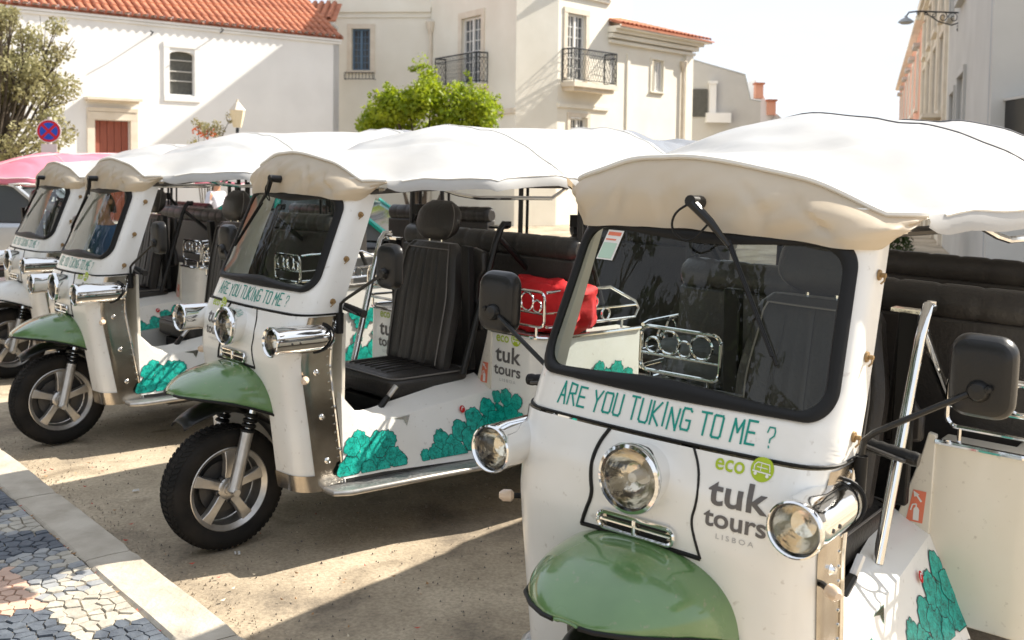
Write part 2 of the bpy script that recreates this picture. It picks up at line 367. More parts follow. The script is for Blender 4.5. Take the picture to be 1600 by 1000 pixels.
def clip(poly, p, q):
    """keep the side of poly nearer p than q, pulled back by half a joint"""
    mx_, my = (p[0] + q[0]) / 2, (p[1] + q[1]) / 2; nx, ny = q[0] - p[0], q[1] - p[1]; L = hypot(nx, ny); nx /= L; ny /= L; g = .0022
    f = lambda a: (a[0] - mx_) * nx + (a[1] - my) * ny + g
    out = []
    for i in range(len(poly)):
        a, b = poly[i], poly[(i + 1) % len(poly)]; fa, fb = f(a), f(b)
        if fa <= 0: out.append(a)
        if (fa < 0) != (fb < 0) and abs(fa - fb) > 1e-9:
            t = fa / (fa - fb); out.append((a[0] + (b[0] - a[0]) * t, a[1] + (b[1] - a[1]) * t))
    return out
def sett_colour(s_, d):
    # bands of the mosaic: dark wedges, pale field, pink panel
    if s_ < .7 or s_ > 3.3: s_ = (s_ - .7) % 2.6 + .7
    d = .21 + (d - .21) % .62
    if d > .46 and 1.93 < s_ < 2.42: return 'stonepink'
    if d > .46 and 2.42 <= s_ < 2.78: return 'stonedark'
    if s_ < 1.20: return 'stonedark'
    if s_ < 1.56: return 'stonegrey' if r.random() < .25 else 'stonewhite'
    if s_ < 1.84: return 'stonedark'
    if s_ < 2.36: return 'stonegrey' if r.random() < .62 else 'stonewhite'
    if s_ < 2.72: return 'stonewhite'
    if s_ < 2.98: return 'stonedark' if d < .42 else 'stonewhite'
    return 'stonewhite' if r.random() < .6 else 'stonegrey'
seeds = {}
pitch_s, pitch_d = .055, .047
for i in range(-60, 84):
    for j in range(0, 30):
        s0 = .66 + (i + .5 * (j % 2)) * pitch_s; d0 = .243 + j * pitch_d
        pink = d0 > .46 and 1.93 < s0 < 2.42
        jt = .12 if pink else .40
        seeds[(i, j)] = (s0 + r.uniform(-jt, jt) * pitch_s, d0 + (r.uniform(-jt, jt) * pitch_d if j else 0))
count = 0; rest = MB()
for (i, j), p in seeds.items():
    if p[0] < -2.4 or p[0] > 5.0: continue
    x0, x1 = p[0] - .07, p[0] + .07; poly = [(x0, max(.213, p[1] - .07)), (x1, max(.213, p[1] - .07)), (x1, p[1] + .07), (x0, p[1] + .07)]
    for di in (-2, -1, 0, 1, 2):
        for dj in (-2, -1, 0, 1, 2):
            q = seeds.get((i + di, j + dj))
            if (di or dj) and q: poly = clip(poly, p, q)
    if len(poly) < 3: continue
    cx_ = sum(a[0] for a in poly) / len(poly); cy_ = sum(a[1] for a in poly) / len(poly)
    # only stones the picture takes in become single stones
    vis = cy_ < .30 + .172 * max(0, cx_ - .80) + .035 and cx_ > .76 and count < 296
    z = .117 + r.uniform(-.003, .003); tx, ty = r.uniform(-.05, .05), r.uniform(-.05, .05)
    P = lambda a, k, dz: (a[0] + (cx_ - a[0]) * k, a[1] + (cy_ - a[1]) * k, z + dz + tx * (a[0] - cx_) + ty * (a[1] - cy_))
    rings = [[P(a, 0, -.03) for a in poly], [P(a, .02, -.006) for a in poly], [P(a, .07, 0) for a in poly]]
    mm_ = MB(); mm_.loft([[kp(*q) for q in ring] for ring in rings], (False, True))
    col = sett_colour(cx_, cy_)
    if vis:
        o = mm_.build('paving_stone', col, pavement, smooth=False); count += 1
    elif col == 'stonewhite' or True:
        rest.add(mm_.v, mm_.f, {'stonewhite': 0, 'stonegrey': 1, 'stonedark': 2, 'stonepink': 3}[col])
o = rest.build('paving_stones', ['stonewhite', 'stonegrey', 'stonedark', 'stonepink'], pavement, smooth=False); o['kind'] = 'stuff'

# ------------------------------------------------------------------ walls, windows
def frame_at(name, P0, d):
    """an Empty whose x axis runs along d, y axis into the wall"""
    return empty(name, (P0[0], P0[1], 0), (0, 0, atan2(d[1], d[0])))
def wall_holes(L0, L1, H0, H1, holes, depth=.22):
    """wall sheet in the xz plane with recessed openings"""
    m = MB(); xs = sorted({L0, L1, *[h[0] for h in holes], *[h[1] for h in holes]}); zs = sorted({H0, H1, *[h[2] for h in holes], *[h[3] for h in holes]})
    for a, b in zip(xs, xs[1:]):
        for c, d in zip(zs, zs[1:]):
            mx_, mz = (a + b) / 2, (c + d) / 2
            if any(h[0] < mx_ < h[1] and h[2] < mz < h[3] for h in holes): continue
            m.add([(a, 0, c), (b, 0, c), (b, 0, d), (a, 0, d)], [(0, 1, 2, 3)])
    for a, b, c, d in [h[:4] for h in holes]:
        D = depth
        m.add([(a, 0, c), (b, 0, c), (b, D, c), (a, D, c)], [(0, 1, 2, 3)]); m.add([(a, 0, d), (b, 0, d), (b, D, d), (a, D, d)], [(0, 1, 2, 3)])
        m.add([(a, 0, c), (a, 0, d), (a, D, d), (a, D, c)], [(0, 1, 2, 3)]); m.add([(b, 0, c), (b, 0, d), (b, D, d), (b, D, c)], [(0, 1, 2, 3)])
    return m
def at_frame(o, P0, d, base):
    """place a child of building `base` in the frame of another facade (all world z-up)"""
    Mw = Matrix.Translation((P0[0], P0[1], 0)) @ Matrix.Rotation(atan2(d[1], d[0]), 4, 'Z')
    Mb = Matrix.Translation(base.location) @ Matrix.Rotation(base.rotation_euler.z, 4, 'Z')
    o.matrix_local = Mb.inverted() @ Mw
    return o
def window(parent, x0, x1, z0, z1, cols, rows, place, frame='whitewood', glass='winglass', y=.10, mull=True, fw=.06, bar=.026):
    m = MB(); mid = (x0 + x1) / 2
    for x in (x0 + fw / 2, x1 - fw / 2): m.box((x, y, (z0 + z1) / 2), (fw, .06, z1 - z0))
    for z in (z0 + fw / 2, z1 - fw / 2): m.box((mid, y + .001, z), (x1 - x0 - 2 * fw, .058, fw))
    if mull: m.box((mid, y - .004, (z0 + z1) / 2), (fw * 1.5, .06, z1 - z0 - 2 * fw))
    for c in range(1, cols):
        x = x0 + fw + (x1 - x0 - 2 * fw) * c / cols
        if mull and abs(x - mid) < .02: continue
        m.box((x, y + .004, (z0 + z1) / 2), (bar, .03, z1 - z0 - 2 * fw))
    for k in range(1, rows):
        m.box((mid, y + .006, z0 + fw + (z1 - z0 - 2 * fw) * k / rows), (x1 - x0 - 2 * fw, .028, bar))
    w = place(m.build('window', frame, parent, smooth=False))
    g = MB(); g.box((mid, y + .03, (z0 + z1) / 2), (x1 - x0 - .02, .008, z1 - z0 - .02)); go = g.build('pane', glass, w, smooth=False)
    return w
def surround(parent, x0, x1, z0, z1, t, place, m_='stonetrim', proud=.04, sill=True, depth=.06):
    m = MB(); 
    for x in (x0 - t / 2, x1 + t / 2): m.box((x, -proud + depth / 2, (z0 + z1) / 2), (t, depth, z1 - z0))
    m.box(((x0 + x1) / 2, -proud + depth / 2 - .004, z1 + t / 2), (x1 - x0 + 2 * t, depth + .008, t))
    if sill: m.box(((x0 + x1) / 2, -proud + depth / 2 - .02, z0 - t * .3), (x1 - x0 + 2.3 * t, depth + .05, t * .6))
    return place(m.build('window_surround', m_, parent, smooth=False))
def balcony(parent, x0, x1, z0, z1, dep, place):
    m = MB(); m.prism([(x0 - .04, 0), (x1 + .04, 0), (x1 + .04, -dep - .05), (x0 - .04, -dep - .05)], z0 - .14, z0); m.prism([(x0 + .06, 0), (x1 - .06, 0), (x1 - .06, -dep + .05), (x0 + .06, -dep + .05)], z0 - .26, z0 - .14)
    place(m.build('balcony_slab', 'stonetrim', parent, smooth=False))
    m = MB(); pth = [(x0, -.01), (x0, -dep), (x1, -dep), (x1, -.01)]
    for z, rr_ in ((z1, .022), (z1 - .16, .012), (z0 + .08, .014)): m.tube([(x, y, z) for x, y in pth], rr_, 6)
    def seg(a, b):
        L = hypot(b[0] - a[0], b[1] - a[1]); n = max(2, round(L / .13))
        for k in range(n + 1):
            t = k / n; x, y = lerp(a[0], b[0], t), lerp(a[1], b[1], t)
            if k in (0, n): m.tube([(x, y, z0), (x, y, z1)], .016, 5)
            if k < n:
                x2, y2 = lerp(a[0], b[0], (k + 1) / n), lerp(a[1], b[1], (k + 1) / n); hh = (z1 - .16 - z0 - .08) / 3
                for q in range(3):
                    za = z0 + .08 + q * hh; m.tube([(x, y, za), (x2, y2, za + hh)], .007, 4); m.tube([(x2, y2, za), (x, y, za + hh)], .007, 4)
                m.tube([((x + x2) / 2 + .05 * cos(a_) * (x2 - x) / .13, (y + y2) / 2 + .05 * cos(a_) * (y2 - y) / .13, z1 - .08 + .06 * sin(a_)) for a_ in np.linspace(0, 2 * pi, 9)], .006, 4)
    for a, b in zip(pth, pth[1:]): seg(a, b)
    return place(m.build('balcony_railing', 'iron', parent))
same = lambda o: o

# ------------------------------------------------------------------ white church-like building at the left
CH = frame_at('white_building', (-10.5, 27), (.77, .637)); tag(CH, 'long white building with a terracotta roof and red door', 'building')
holes = [(-.47, .45, .0, 2.89), (1.53, 2.21, 3.67, 4.86)]
wall_holes(-14, 6.75, 0, 5.75, holes).build('wall', 'limewash', CH, smooth=False)
m = MB(); m.box((6.65, 3, 2.8), (.2, 6, 5.6)); m.box((-4, 6.2, 2.8), (20, .2, 5.6)); m.build('back_wall', 'limewash', CH, smooth=False)
m = MB(); m.add([(6.74, 0, 5.75), (6.74, 6, 5.75), (6.74, 6, 8.9)], [(0, 1, 2)]); m.build('gable', 'limewash', CH, smooth=False)
m = MB(); 
for k in range(5): m.box((-.47 + .92 * (k + .5) / 5, .16, 1.44), (.92 / 5 - .012, .05, 2.88))
m.box((-.01, .19, 1.44), (.92, .03, 2.88)); dr = m.build('door', 'door', CH, smooth=False)
m = MB(); t = .19
m.box((-.47 - t / 2, -.02, 1.5), (t, .1, 3.0)); m.box((.45 + t / 2, -.02, 1.5), (t, .1, 3.0)); m.box((-.01, -.022, 3.0), (.92 + 2 * t, .104, .2)); m.box((-.01, -.03, 3.16), (.92 + 2 * t, .12, .10)); m.build('door_surround', 'stonetrim', CH, smooth=False)
m = MB(); m.prism([(-.72, 0), (.68, 0), (.68, -.32), (-.72, -.32)], 3.40, 3.47); m.prism([(-.66, 0), (.62, 0), (.62, -.22), (-.66, -.22)], 3.34, 3.40); m.build('door_hood', 'stonetrim', CH, smooth=False)
# arched grille window
m = MB(); m.box((1.87, .14, 4.27), (.68, .02, 1.2)); wn = m.build('window', 'winbars', CH, smooth=False)
m = MB()
for z in (4.04, 4.30, 4.60): m.box((1.87, .115, z), (.66, .03, .028))
m.build('glazing_bar', 'greywall', wn, smooth=False)
m = MB(); pts = [(1.53, 4.74)] + [(1.87 - .34 * cos(a), 4.74 + .10 * sin(a)) for a in np.linspace(0, pi, 13)] + [(2.21, 4.74)]
top = [(x, z) for x, z in pts[1:-1]]
for (xa, za), (xb, zb) in zip(top, top[1:]): m.add([(xa, -.003, za), (xb, -.003, zb), (xb, -.003, 4.87), (xa, -.003, 4.87), (xa, .2, za), (xb, .2, zb)], [(0, 1, 2, 3), (0, 1, 5, 4)])
m.build('window_arch', 'limewash', CH, smooth=False)
m = MB()
for x in (1.44, 2.30): m.box((x, -.004, 4.22), (.16, .05, 1.5))
m.box((1.87, -.006, 5.0), (1.04, .054, .14)); m.box((1.87, -.008, 3.56), (1.0, .058, .16)); m.build('window_surround', 'limewash', CH, smooth=False)
# roof: each run of tiles is a part of its own
tan30, L = .62, 6.4
m = MB(); m.add([(-14, -.10, 5.62), (6.85, -.10, 5.62), (6.85, 6.1, 5.62 + 6.2 * tan30), (-14, 6.1, 5.62 + 6.2 * tan30)], [(0, 1, 2, 3)])
m.add([(-14, -.10, 5.60), (6.85, -.10, 5.60), (6.85, .02, 5.70), (-14, .02, 5.70)], [(0, 1, 2, 3)]); rf = m.build('roof', 'tile', CH, smooth=False)
m = MB(); m.box((-3.6, -.045, 5.57), (20.8, .08, .07)); m.box((-3.6, -.025, 5.49), (20.8, .05, .07)); m.build('cornice', 'limewash', CH, smooth=False)
rows = []; NS = 17
for k in range(NS):
    for e in (0, 1):
        t = (k + e * .999) / NS; y = -.15 + 6.25 * t; rad = (.098 if e == 0 else .080); zz = 5.635 + (y + .10) * tan30 + (.03 if e == 0 else .012)
        rows.append([(rad * cos(a), y, zz + rad * sin(a) * .95) for a in np.linspace(0, pi, 8)])
m = MB(); m.grid(rows); tr = m.build('roof_tile_row', 'tile', rf); tr.location = (-13.9, 0, 0)
for k in range(1, 92):
    c = tr.copy(); COL.objects.link(c); c.location = (-13.9 + .2265 * k + r.uniform(-.008, .008), 0, r.uniform(-.008, .008))
for x, z in ((1.02, 5.20), (2.98, 5.45)):
    m = MB(); m.tube([(x, 0, z), (x - .05, -.30, z + .05), (x - .16, -.42, z + .06)], .018, 6); m.build('iron_hook', 'iron', CH)

# ------------------------------------------------------------------ cream villa in the middle
P2 = (.06, 31.5); PM = (-2.91, 36.0); P3 = (1.37, 32.3); P4 = (3.14, 34.2); P5 = (6.64, 38.0); P1 = (-6.6, 36.37)
VL = frame_at('cream_villa', P2, (1, 0)); tag(VL, 'cream villa with iron balconies and small paned white windows', 'building')
def D(a, b): L = hypot(b[0] - a[0], b[1] - a[1]); return ((b[0] - a[0]) / L, (b[1] - a[1]) / L), L
def facade(a, b, H, holes=(), m_='creamwall', H0=0.0):
    d, L = D(a, b); pl = lambda o: at_frame(o, a, d, VL)
    pl(wall_holes(0, L, H0, H, list(holes)).build('wall', m_, VL, smooth=False)); return pl, L
# facade with the shaded balcony (origin PM -> P2); abscissa = L - distance from the corner
d2, L2 = D(PM, P2)
pl2, _ = facade(PM, P2, 10.1, [(L2 - 3.25, L2 - 2.02, 4.50, 6.68)])
window(VL, L2 - 3.22, L2 - 2.05, 4.5, 6.66, 4, 6, pl2, frame='whitewood'); surround(VL, L2 - 3.25, L2 - 2.02, 4.5, 6.68, .20, pl2, sill=False)
balcony(VL, L2 - 4.3, L2 - 1.62, 4.46, 5.44, .42, pl2)
m = MB(); m.tube([(.1, -.06, 0), (.1, -.06, 6.5)], .06, 8); m.lathe([(.06, 0), (.16, .28), (.18, .42), (.10, .46)], (.1, -.06, 6.4), 'z', 10); pl2(m.build('drainpipe', 'stonetrim', VL))
m = MB(); m.box((L2 / 2, -.02, 3.55), (L2, .06, .16)); pl2(m.build('string_course', 'stonetrim', VL, smooth=False))
d1, L1 = D(P1, PM)
pl1, _ = facade(P1, PM, 10.1, [(L1 - 2.80, L1 - 2.14, 5.15, 6.6)])
window(VL, L1 - 2.78, L1 - 2.16, 5.15, 6.6, 4, 6, pl1, frame='bluewin'); surround(VL, L1 - 2.80, L1 - 2.14, 5.15, 6.6, .16, pl1)
m = MB(); m.box((L1 / 2, -.03, 7.25), (L1, .10, .16)); m.box((L1 / 2, -.015, 7.02), (L1, .06, .06)); pl1(m.build('cornice', 'creamwall', VL, smooth=False))
m = MB()
for k in range(9): m.tube([(L1 - 2.95 + k * .12, -.26, 4.82), (L1 - 2.95 + k * .12, -.26, 5.05)], .01, 4)
m.tube([(L1 - 3.0, -.26, 5.05), (L1 - 1.94, -.26, 5.05)], .014, 5); m.tube([(L1 - 3.0, -.26, 4.83), (L1 - 1.94, -.26, 4.83)], .014, 5)
for x in (L1 - 3.0, L1 - 1.94): m.tube([(x, 0, 4.83), (x, -.26, 4.83), (x, -.26, 5.05)], .012, 5)
pl1(m.build('flower_rail', 'iron', VL))
pl3, L3 = facade(P2, P3, 10.1)
d4, L4 = D(P3, P4)
pl4, _ = facade(P3, P4, 10.1, [(.42, 1.34, 4.62, 6.70), (.62, 1.48, 2.2, 3.44)])
window(VL, .44, 1.32, 4.62, 6.68, 4, 6, pl4); surround(VL, .42, 1.34, 4.62, 6.70, .17, pl4, sill=False); window(VL, .64, 1.46, 2.2, 3.42, 4, 4, pl4); surround(VL, .62, 1.48, 2.2, 3.44, .14, pl4)
balcony(VL, .20, 2.36, 4.50, 5.54, .50, pl4)
m = MB(); m.box((L4 / 2, -.03, 3.78), (L4, .08, .12)); pl4(m.build('string_course', 'creamwall', VL, smooth=False))
m = MB(); m.box((L4 / 2 - .05, -.05, 7.45), (L4 + .2, .22, .14)); m.box((L4 / 2 - .05, -.02, 7.28), (L4 + .1, .14, .10)); pl4(m.build('cornice', 'creamwall', VL, smooth=False))
d5, L5 = D(P4, P5); P5b = (P4[0] + d5[0] * 5.0, P4[1] + d5[1] * 5.0)
pl5, _ = facade(P4, P5b, 6.35, [(.0 + .02, .40, 4.60, 5.64), (2.42, 3.13, 4.53, 5.64)])
window(VL, .03, .39, 4.60, 5.63, 2, 5, pl5); window(VL, 2.76, 3.12, 4.53, 5.63, 2, 5, pl5); surround(VL, 2.42, 3.13, 4.53, 5.64, .07, pl5, m_='creamwall')
m = MB(); m.box((2.60, .30, 5.08), (.34, .1, 1.08)); pl5(m.build('open_sash', 'winglass', VL, smooth=False))
m = MB(); m.box((2.5, -.10, 6.20), (5.2, .24, .14)); m.box((2.5, -.06, 6.02), (5.1, .14, .10)); m.prism([(-.1, 0), (5.5, 0), (5.5, -.52), (-.1, -.52)], 6.42, 6.50); m.prism([(-.1, 0), (5.25, 0), (5.25, -.34), (-.1, -.34)], 6.30, 6.42); pl5(m.build('cornice', 'creamwall', VL, smooth=False))
m = MB(); m.box((1.05, -.02, 2.85), (.16, .06, 5.7)); m.box((4.72, -.03, 3.0), (.46, .10, 6.0)); pl5(m.build('pilaster', 'creamwall', VL, smooth=False))
m = MB(); m.tube([(4.32, -.08, 0), (4.32, -.08, 5.4)], .05, 8); m.lathe([(.05, 0), (.13, .22), (.15, .36), (.08, .40)], (4.32, -.08, 5.35), 'z', 10); pl5(m.build('drainpipe', 'stonetrim', VL))
def slope(parent, x0, x1, y0, z0, y1, z1, pitch_, place, nm='roof', x1t=None):
    m = MB(); x1t = x1 if x1t is None else x1t
    m.add([(x0, y0, z0), (x1, y0, z0), (x1t, y1, z1), (x0, y1, z1)], [(0, 1, 2, 3)]); m.add([(x0, y0, z0 - .05), (x1, y0, z0 - .05), (x1, y0, z0), (x0, y0, z0)], [(0, 1, 2, 3)])
    rf = place(m.build(nm, 'tile', parent, smooth=False)); n = int((x1 - x0) / pitch_)
    proto = None
    for k in range(n):
        x = x0 + pitch_ * (k + .5); f = 1 if x <= x1t or x1t >= x1 else max(0.06, (x1 - x) / (x1 - x1t))
        if f == 1 and proto is not None:
            c = proto.copy(); COL.objects.link(c); c.location.x = x; continue
        q = MB(); rows = []
        for j in range(12):
            t = f * j / 11; y, z = lerp(y0, y1, t), lerp(z0, z1, t) + .02 + .012 * (j % 2 == 0); rows.append([(.08 * cos(a), y, z + .075 * sin(a)) for a in np.linspace(0, pi, 7)])
        q.grid(rows); c = q.build('roof_tile_row', 'tile', rf); c.location = (x, 0, 0)
        if f == 1: proto = c
    return rf
slope(VL, -.1, 5.6, -.56, 6.52, 1.3, 7.08, .24, pl5, x1t=2.6)
m = MB(); Q = [P1, PM, P2, P3, P4]; back = [(4.5, 40), (-6, 40)]
poly = [(x - P2[0], y - P2[1]) for x, y in Q + back]; m.prism(poly, 10.1, 10.2)
# eaves of the upper roof throw the toothed shadow on the white building
cxp, cyp = sum(p[0] for p in poly) / len(poly), sum(p[1] for p in poly) / len(poly)
m.prism([(x + (x - cxp) * .06, y + (y - cyp) * .06) for x, y in poly], 10.2, 10.32); m.build('upper_roof', 'tile', VL, smooth=False)
m = MB(); m.add([(P4[0] - P2[0], P4[1] - P2[1], 0), (4.44, 8.5, 0), (4.44, 8.5, 10.1), (P4[0] - P2[0], P4[1] - P2[1], 10.1)], [(0, 1, 2, 3)]); m.add([(P5b[0] - P2[0], P5b[1] - P2[1], 0), (3.5, 12, 0), (3.5, 12, 6.4), (P5b[0] - P2[0], P5b[1] - P2[1], 6.4)], [(0, 1, 2, 3)]); m.build('side_wall', 'creamwall', VL, smooth=False)
# small tiled wing in the gap between the two
WG = frame_at('small_wing', (-6.3, 34.0), (1, .05)); tag(WG, 'small white wing with tiled eaves between white building and villa', 'building')
m = MB(); m.box((-.45, .6, 3.2), (1.5, 1.0, 6.4)); m.build('wall', 'limewash', WG, smooth=False)
m = MB(); m.box((-.45, .3, 6.42), (1.7, 1.5, .10)); m.build('eaves', 'limewash', WG, smooth=False)
slope(WG, -1.4, .5, -.5, 6.50, 1.2, 7.3, .22, same)

# ------------------------------------------------------------------ grey house and terrace behind
GH = empty('grey_house', (7.0, 43.0, 0)); tag(GH, 'plain grey gable wall behind the cream villa with one dark opening', 'building')
m = MB(); out = [(-.8, 0), (3.3, 0), (3.3, 4.72), (2.88, 4.78), (2.62, 5.80), (-.8, 6.72)]
m.loft([[(x, 0, z) for x, z in out], [(x, 8, z) for x, z in out]]); m.build('wall', 'greywall', GH, smooth=False)
m = MB(); m.box((.74, -.03, 4.62), (.66, .08, 1.15)); m.build('dark_opening', 'winbars', GH, smooth=False)
m = MB(); m.box((1.26, -.12, 4.7), (.26, .3, 1.4)); m.box((1.26, -.14, 5.46), (.34, .4, .12)); m.box((1.5, -.2, 4.0), (1.0, .4, .4)); m.build('pale_pier', 'limewash', GH, smooth=False)
m = MB(); m.tube([(-.8, 0, 6.74), (2.62, 0, 5.82), (2.88, 0, 4.80), (3.3, 0, 4.74)], .04, 6); m.build('verge', 'bluegrey', GH)
TH = empty('terraced_house', (10.75, 46, 0)); tag(TH, 'narrow terraced house with orange dormers just right of the grey gable', 'building')
m = MB(); out = [(0, 0), (1.45, 0), (1.45, 3.7), (.6, 4.8), (0, 5.9)]; m.loft([[(x, 0, z) for x, z in out], [(x, 8, z) for x, z in out]]); m.build('wall', 'limewash', TH, smooth=False)
for x, z in ((-.02, 5.35), (.55, 4.62)):
    m = MB(); m.box((x + .15, -.12, z), (.34, .4, .6)); dm = m.build('dormer', 'terracotta', TH, smooth=False); m = MB(); m.box((x + .15, -.16, z + .34), (.44, .5, .08)); m.build('dormer_roof', 'tile', dm, smooth=False)
m = MB(); m.box((1.2, -.1, 3.9), (1.0, .2, .4), Matrix.Rotation(.7, 3, 'Y')); m.build('lower_roof', 'greywall', TH, smooth=False)

# ------------------------------------------------------------------ street on the right
SD = (.329, .944); S0 = (10.5, 25)
def street(name, label, t0, t1, H, m_, wins, depth=9, trim='stonetrim'):
    b = frame_at(name, (S0[0] + SD[0] * 0, S0[1]), SD); tag(b, label, 'building')
    # frame: x along the street (away), wall faces -x side of the world: outward is +y of this frame
    m = wall_holes(t0, t1, 0, H, [(w[0], w[1], w[2], w[3]) for w in wins], depth=-.18); o = m.build('facade', m_, b, smooth=False)
    m = MB(); m.prism([(t0, -.25), (t1, -.25), (t1, -depth), (t0, -depth)], 0, H - .05); m.build('wall', m_, b, smooth=False)
    m = MB(); m.add([(t0, 0, 0), (t0, -.25, 0), (t0, -.25, H), (t0, 0, H)], [(0, 1, 2, 3)]); m.build('wall_end', m_, b, smooth=False)
    for w in wins:
        x0, x1, z0, z1 = w[:4]
        m = MB(); mid = (x0 + x1) / 2; fw = .06
        for x in (x0 + fw / 2, x1 - fw / 2, mid): m.box((x, -.08, (z0 + z1) / 2), (fw, .05, z1 - z0))
        for k in range(4): m.box((mid, -.081, z0 + fw / 2 + (z1 - z0 - fw) * k / 3), (x1 - x0, .045, fw))
        wn = m.build('window', 'whitewood', b, smooth=False)
        m = MB(); m.box((mid, -.12, (z0 + z1) / 2), (x1 - x0 - .01, .01, z1 - z0 - .01)); m.build('pane', 'winglass', wn, smooth=False)
        m = MB(); t = .13
        for x in (x0 - t / 2, x1 + t / 2): m.box((x, .02, (z0 + z1) / 2), (t, .07, z1 - z0))
        m.box((mid, .024, z1 + t / 2), (x1 - x0 + 2 * t, .08, t)); m.box((mid, .05, z0 - t / 2), (x1 - x0 + 2.4 * t, .16, t)); m.build('window_surround', trim, b, smooth=False)
    return b
g = street('grey_building', 'smooth grey building on the right with narrow windows and a street lamp bracket', -9.9, 0, 9.5, 'greywall', [(-2.76, -1.57, 1.3, 3.55), (-5.2, -3.65, 1.9, 3.75), (-1.35, -.55, 5.45, 7.2), (-4.6, -3.4, 5.4, 7.0)], trim='greywall')
wo_ = []
for k, t0 in enumerate((1.0, 4.2, 7.4, 10.6)):
    for z0, z1 in ((.6, 2.6), (3.4, 5.4), (5.9, 7.2)): wo_.append((t0 + .4, t0 + 1.9, z0, z1))
g = street('ornate_building', 'ornate pale stone house with tall windows beside the grey building', .02, 14.0, 8.1, 'creamwall', wo_)
m = MB(); m.box((7, .10, 7.75), (14.1, .30, .3)); m.box((7, .06, 7.5), (14.05, .2, .12)); m.box((7, .05, 3.0), (14.0, .12, .16)); m.build('cornice', 'stonetrim', g, smooth=False)
for t0 in (.5, 3.6, 6.8, 10.0, 13.2):
    m = MB(); m.box((t0, .03, 3.6), (.36, .10, 7.2)); m.build('pilaster', 'stonetrim', g, smooth=False)
for t0 in (1.0, 4.2, 7.4, 10.6):
    m = MB(); m.box((t0 + 1.15, .25, 3.25), (2.0, .5, .10)); m.build('balcony_slab', 'stonetrim', g, smooth=False)
wt = []
for t0 in (17, 22, 27, 32, 38, 43):
    for z0, z1 in ((.6, 3.0), (4.4, 6.6)): wt.append((t0, t0 + 1.5, z0, z1))
g = street('salmon_building', 'salmon pink house with small window hoods at the far end of the street', 14.05, 48, 7.6, 'terracotta', wt, trim='creamwall')
m = MB(); m.box((31, .14, 7.55), (34, .3, .16)); m.build('cornice', 'creamwall', g, smooth=False)
for t0 in (17, 22, 27, 32, 38, 43):
    m = MB(); m.box((t0 + .75, .12, 6.9), (1.8, .24, .14)); m.build('window_hood', 'greywall', g, smooth=False)
# gable end facing the square, with a dark box awning
EN = frame_at('end_building', (7.27, 15.65), (1, -.05)); tag(EN, 'blue grey end wall at the right edge carrying a black box', 'building')
m = MB(); m.box((3.0, .16, 4.5), (5.9, .3, 9.0)); m.build('wall', 'bluegrey', EN, smooth=False)
m = MB(); m.box((3.2, -.9, 5.15), (4.8, 1.6, .3)); m.box((3.4, -.7, 4.8), (3.4, 1.2, .5)); m.build('canopy_soffit', 'greywall', EN, smooth=False)
bxk = MB(); bxk.prism([(.16, 0), (4.5, 0), (4.5, -.95), (.16, -.95)], 1.95, 2.86); bb = bxk.build('black_box', 'plastic', EN, smooth=False)
m = MB(); m.box((2.33, -.5, 2.88), (4.4, 1.0, .04)); m.build('box_lid', 'greywall', bb, smooth=False)
for k in range(14):
    m = MB(); m.box((.20 + k * .31, -.957, 2.40), (.02, .014, .9)); m.build('box_rib', 'darkmetal', bb, smooth=False)
# tiled panel
m = MB(); m.box((.70, -.012, 1.35), (.52, .02, .62)); tp = m.build('blue_tile_panel', 'bluepaint', EN, smooth=False)
m = MB()
for i in range(3):
    for j in range(4):
        x, z = .53 + i * .17, 1.12 + j * .15
        m.add([(x - .05, -.0235, z), (x, -.0235, z - .055), (x + .05, -.0235, z), (x, -.0235, z + .055)], [(0, 1, 2, 3)])
m.build('tile_motif', 'whiteprint', tp, smooth=False)

# ------------------------------------------------------------------ the three-wheeler, local axes: x forward, y to its left, z up
CR = .10
def cab_x0(z): return -.142 - .434 * (z - 1.164)
def cab_w(z): return .44 if z < 1.2 else .44 - .018 * (z - 1.2) / .45
def low_x0(z): return interp([(.28, -.135), (.36, -.12), (.6, -.085), (.75, -.06), (.85, -.046), (.98, -.055), (1.075, -.09)], z)
def low_w(z): return interp([(.28, .415), (.6, .425), (1.0, .432), (1.075, .44)], z)
def sect(s, x0, w, r, off, bow):
    fl = w - r; a = abs(s); sg = 1 if s >= 0 else -1
    if a <= fl:
        return (x0 - bow * (a / fl) ** 2 + off, s)
    t = (a - fl) / r
    if t <= pi / 2:
        return (x0 - bow - r * (1 - cos(t)) + off * cos(t), sg * (fl + r * sin(t) + off * sin(t)))
    return (x0 - bow - r - (a - fl - r * pi / 2), sg * (w + off))
def cab(s, z, off=0.0):
    x, y = sect(s, cab_x0(z), cab_w(z), CR, off, .018); return (x, y, z)
def low(s, z, off=0.0):
    x, y = sect(s, low_x0(z), low_w(z), CR, off, .018); return (x, y, z)

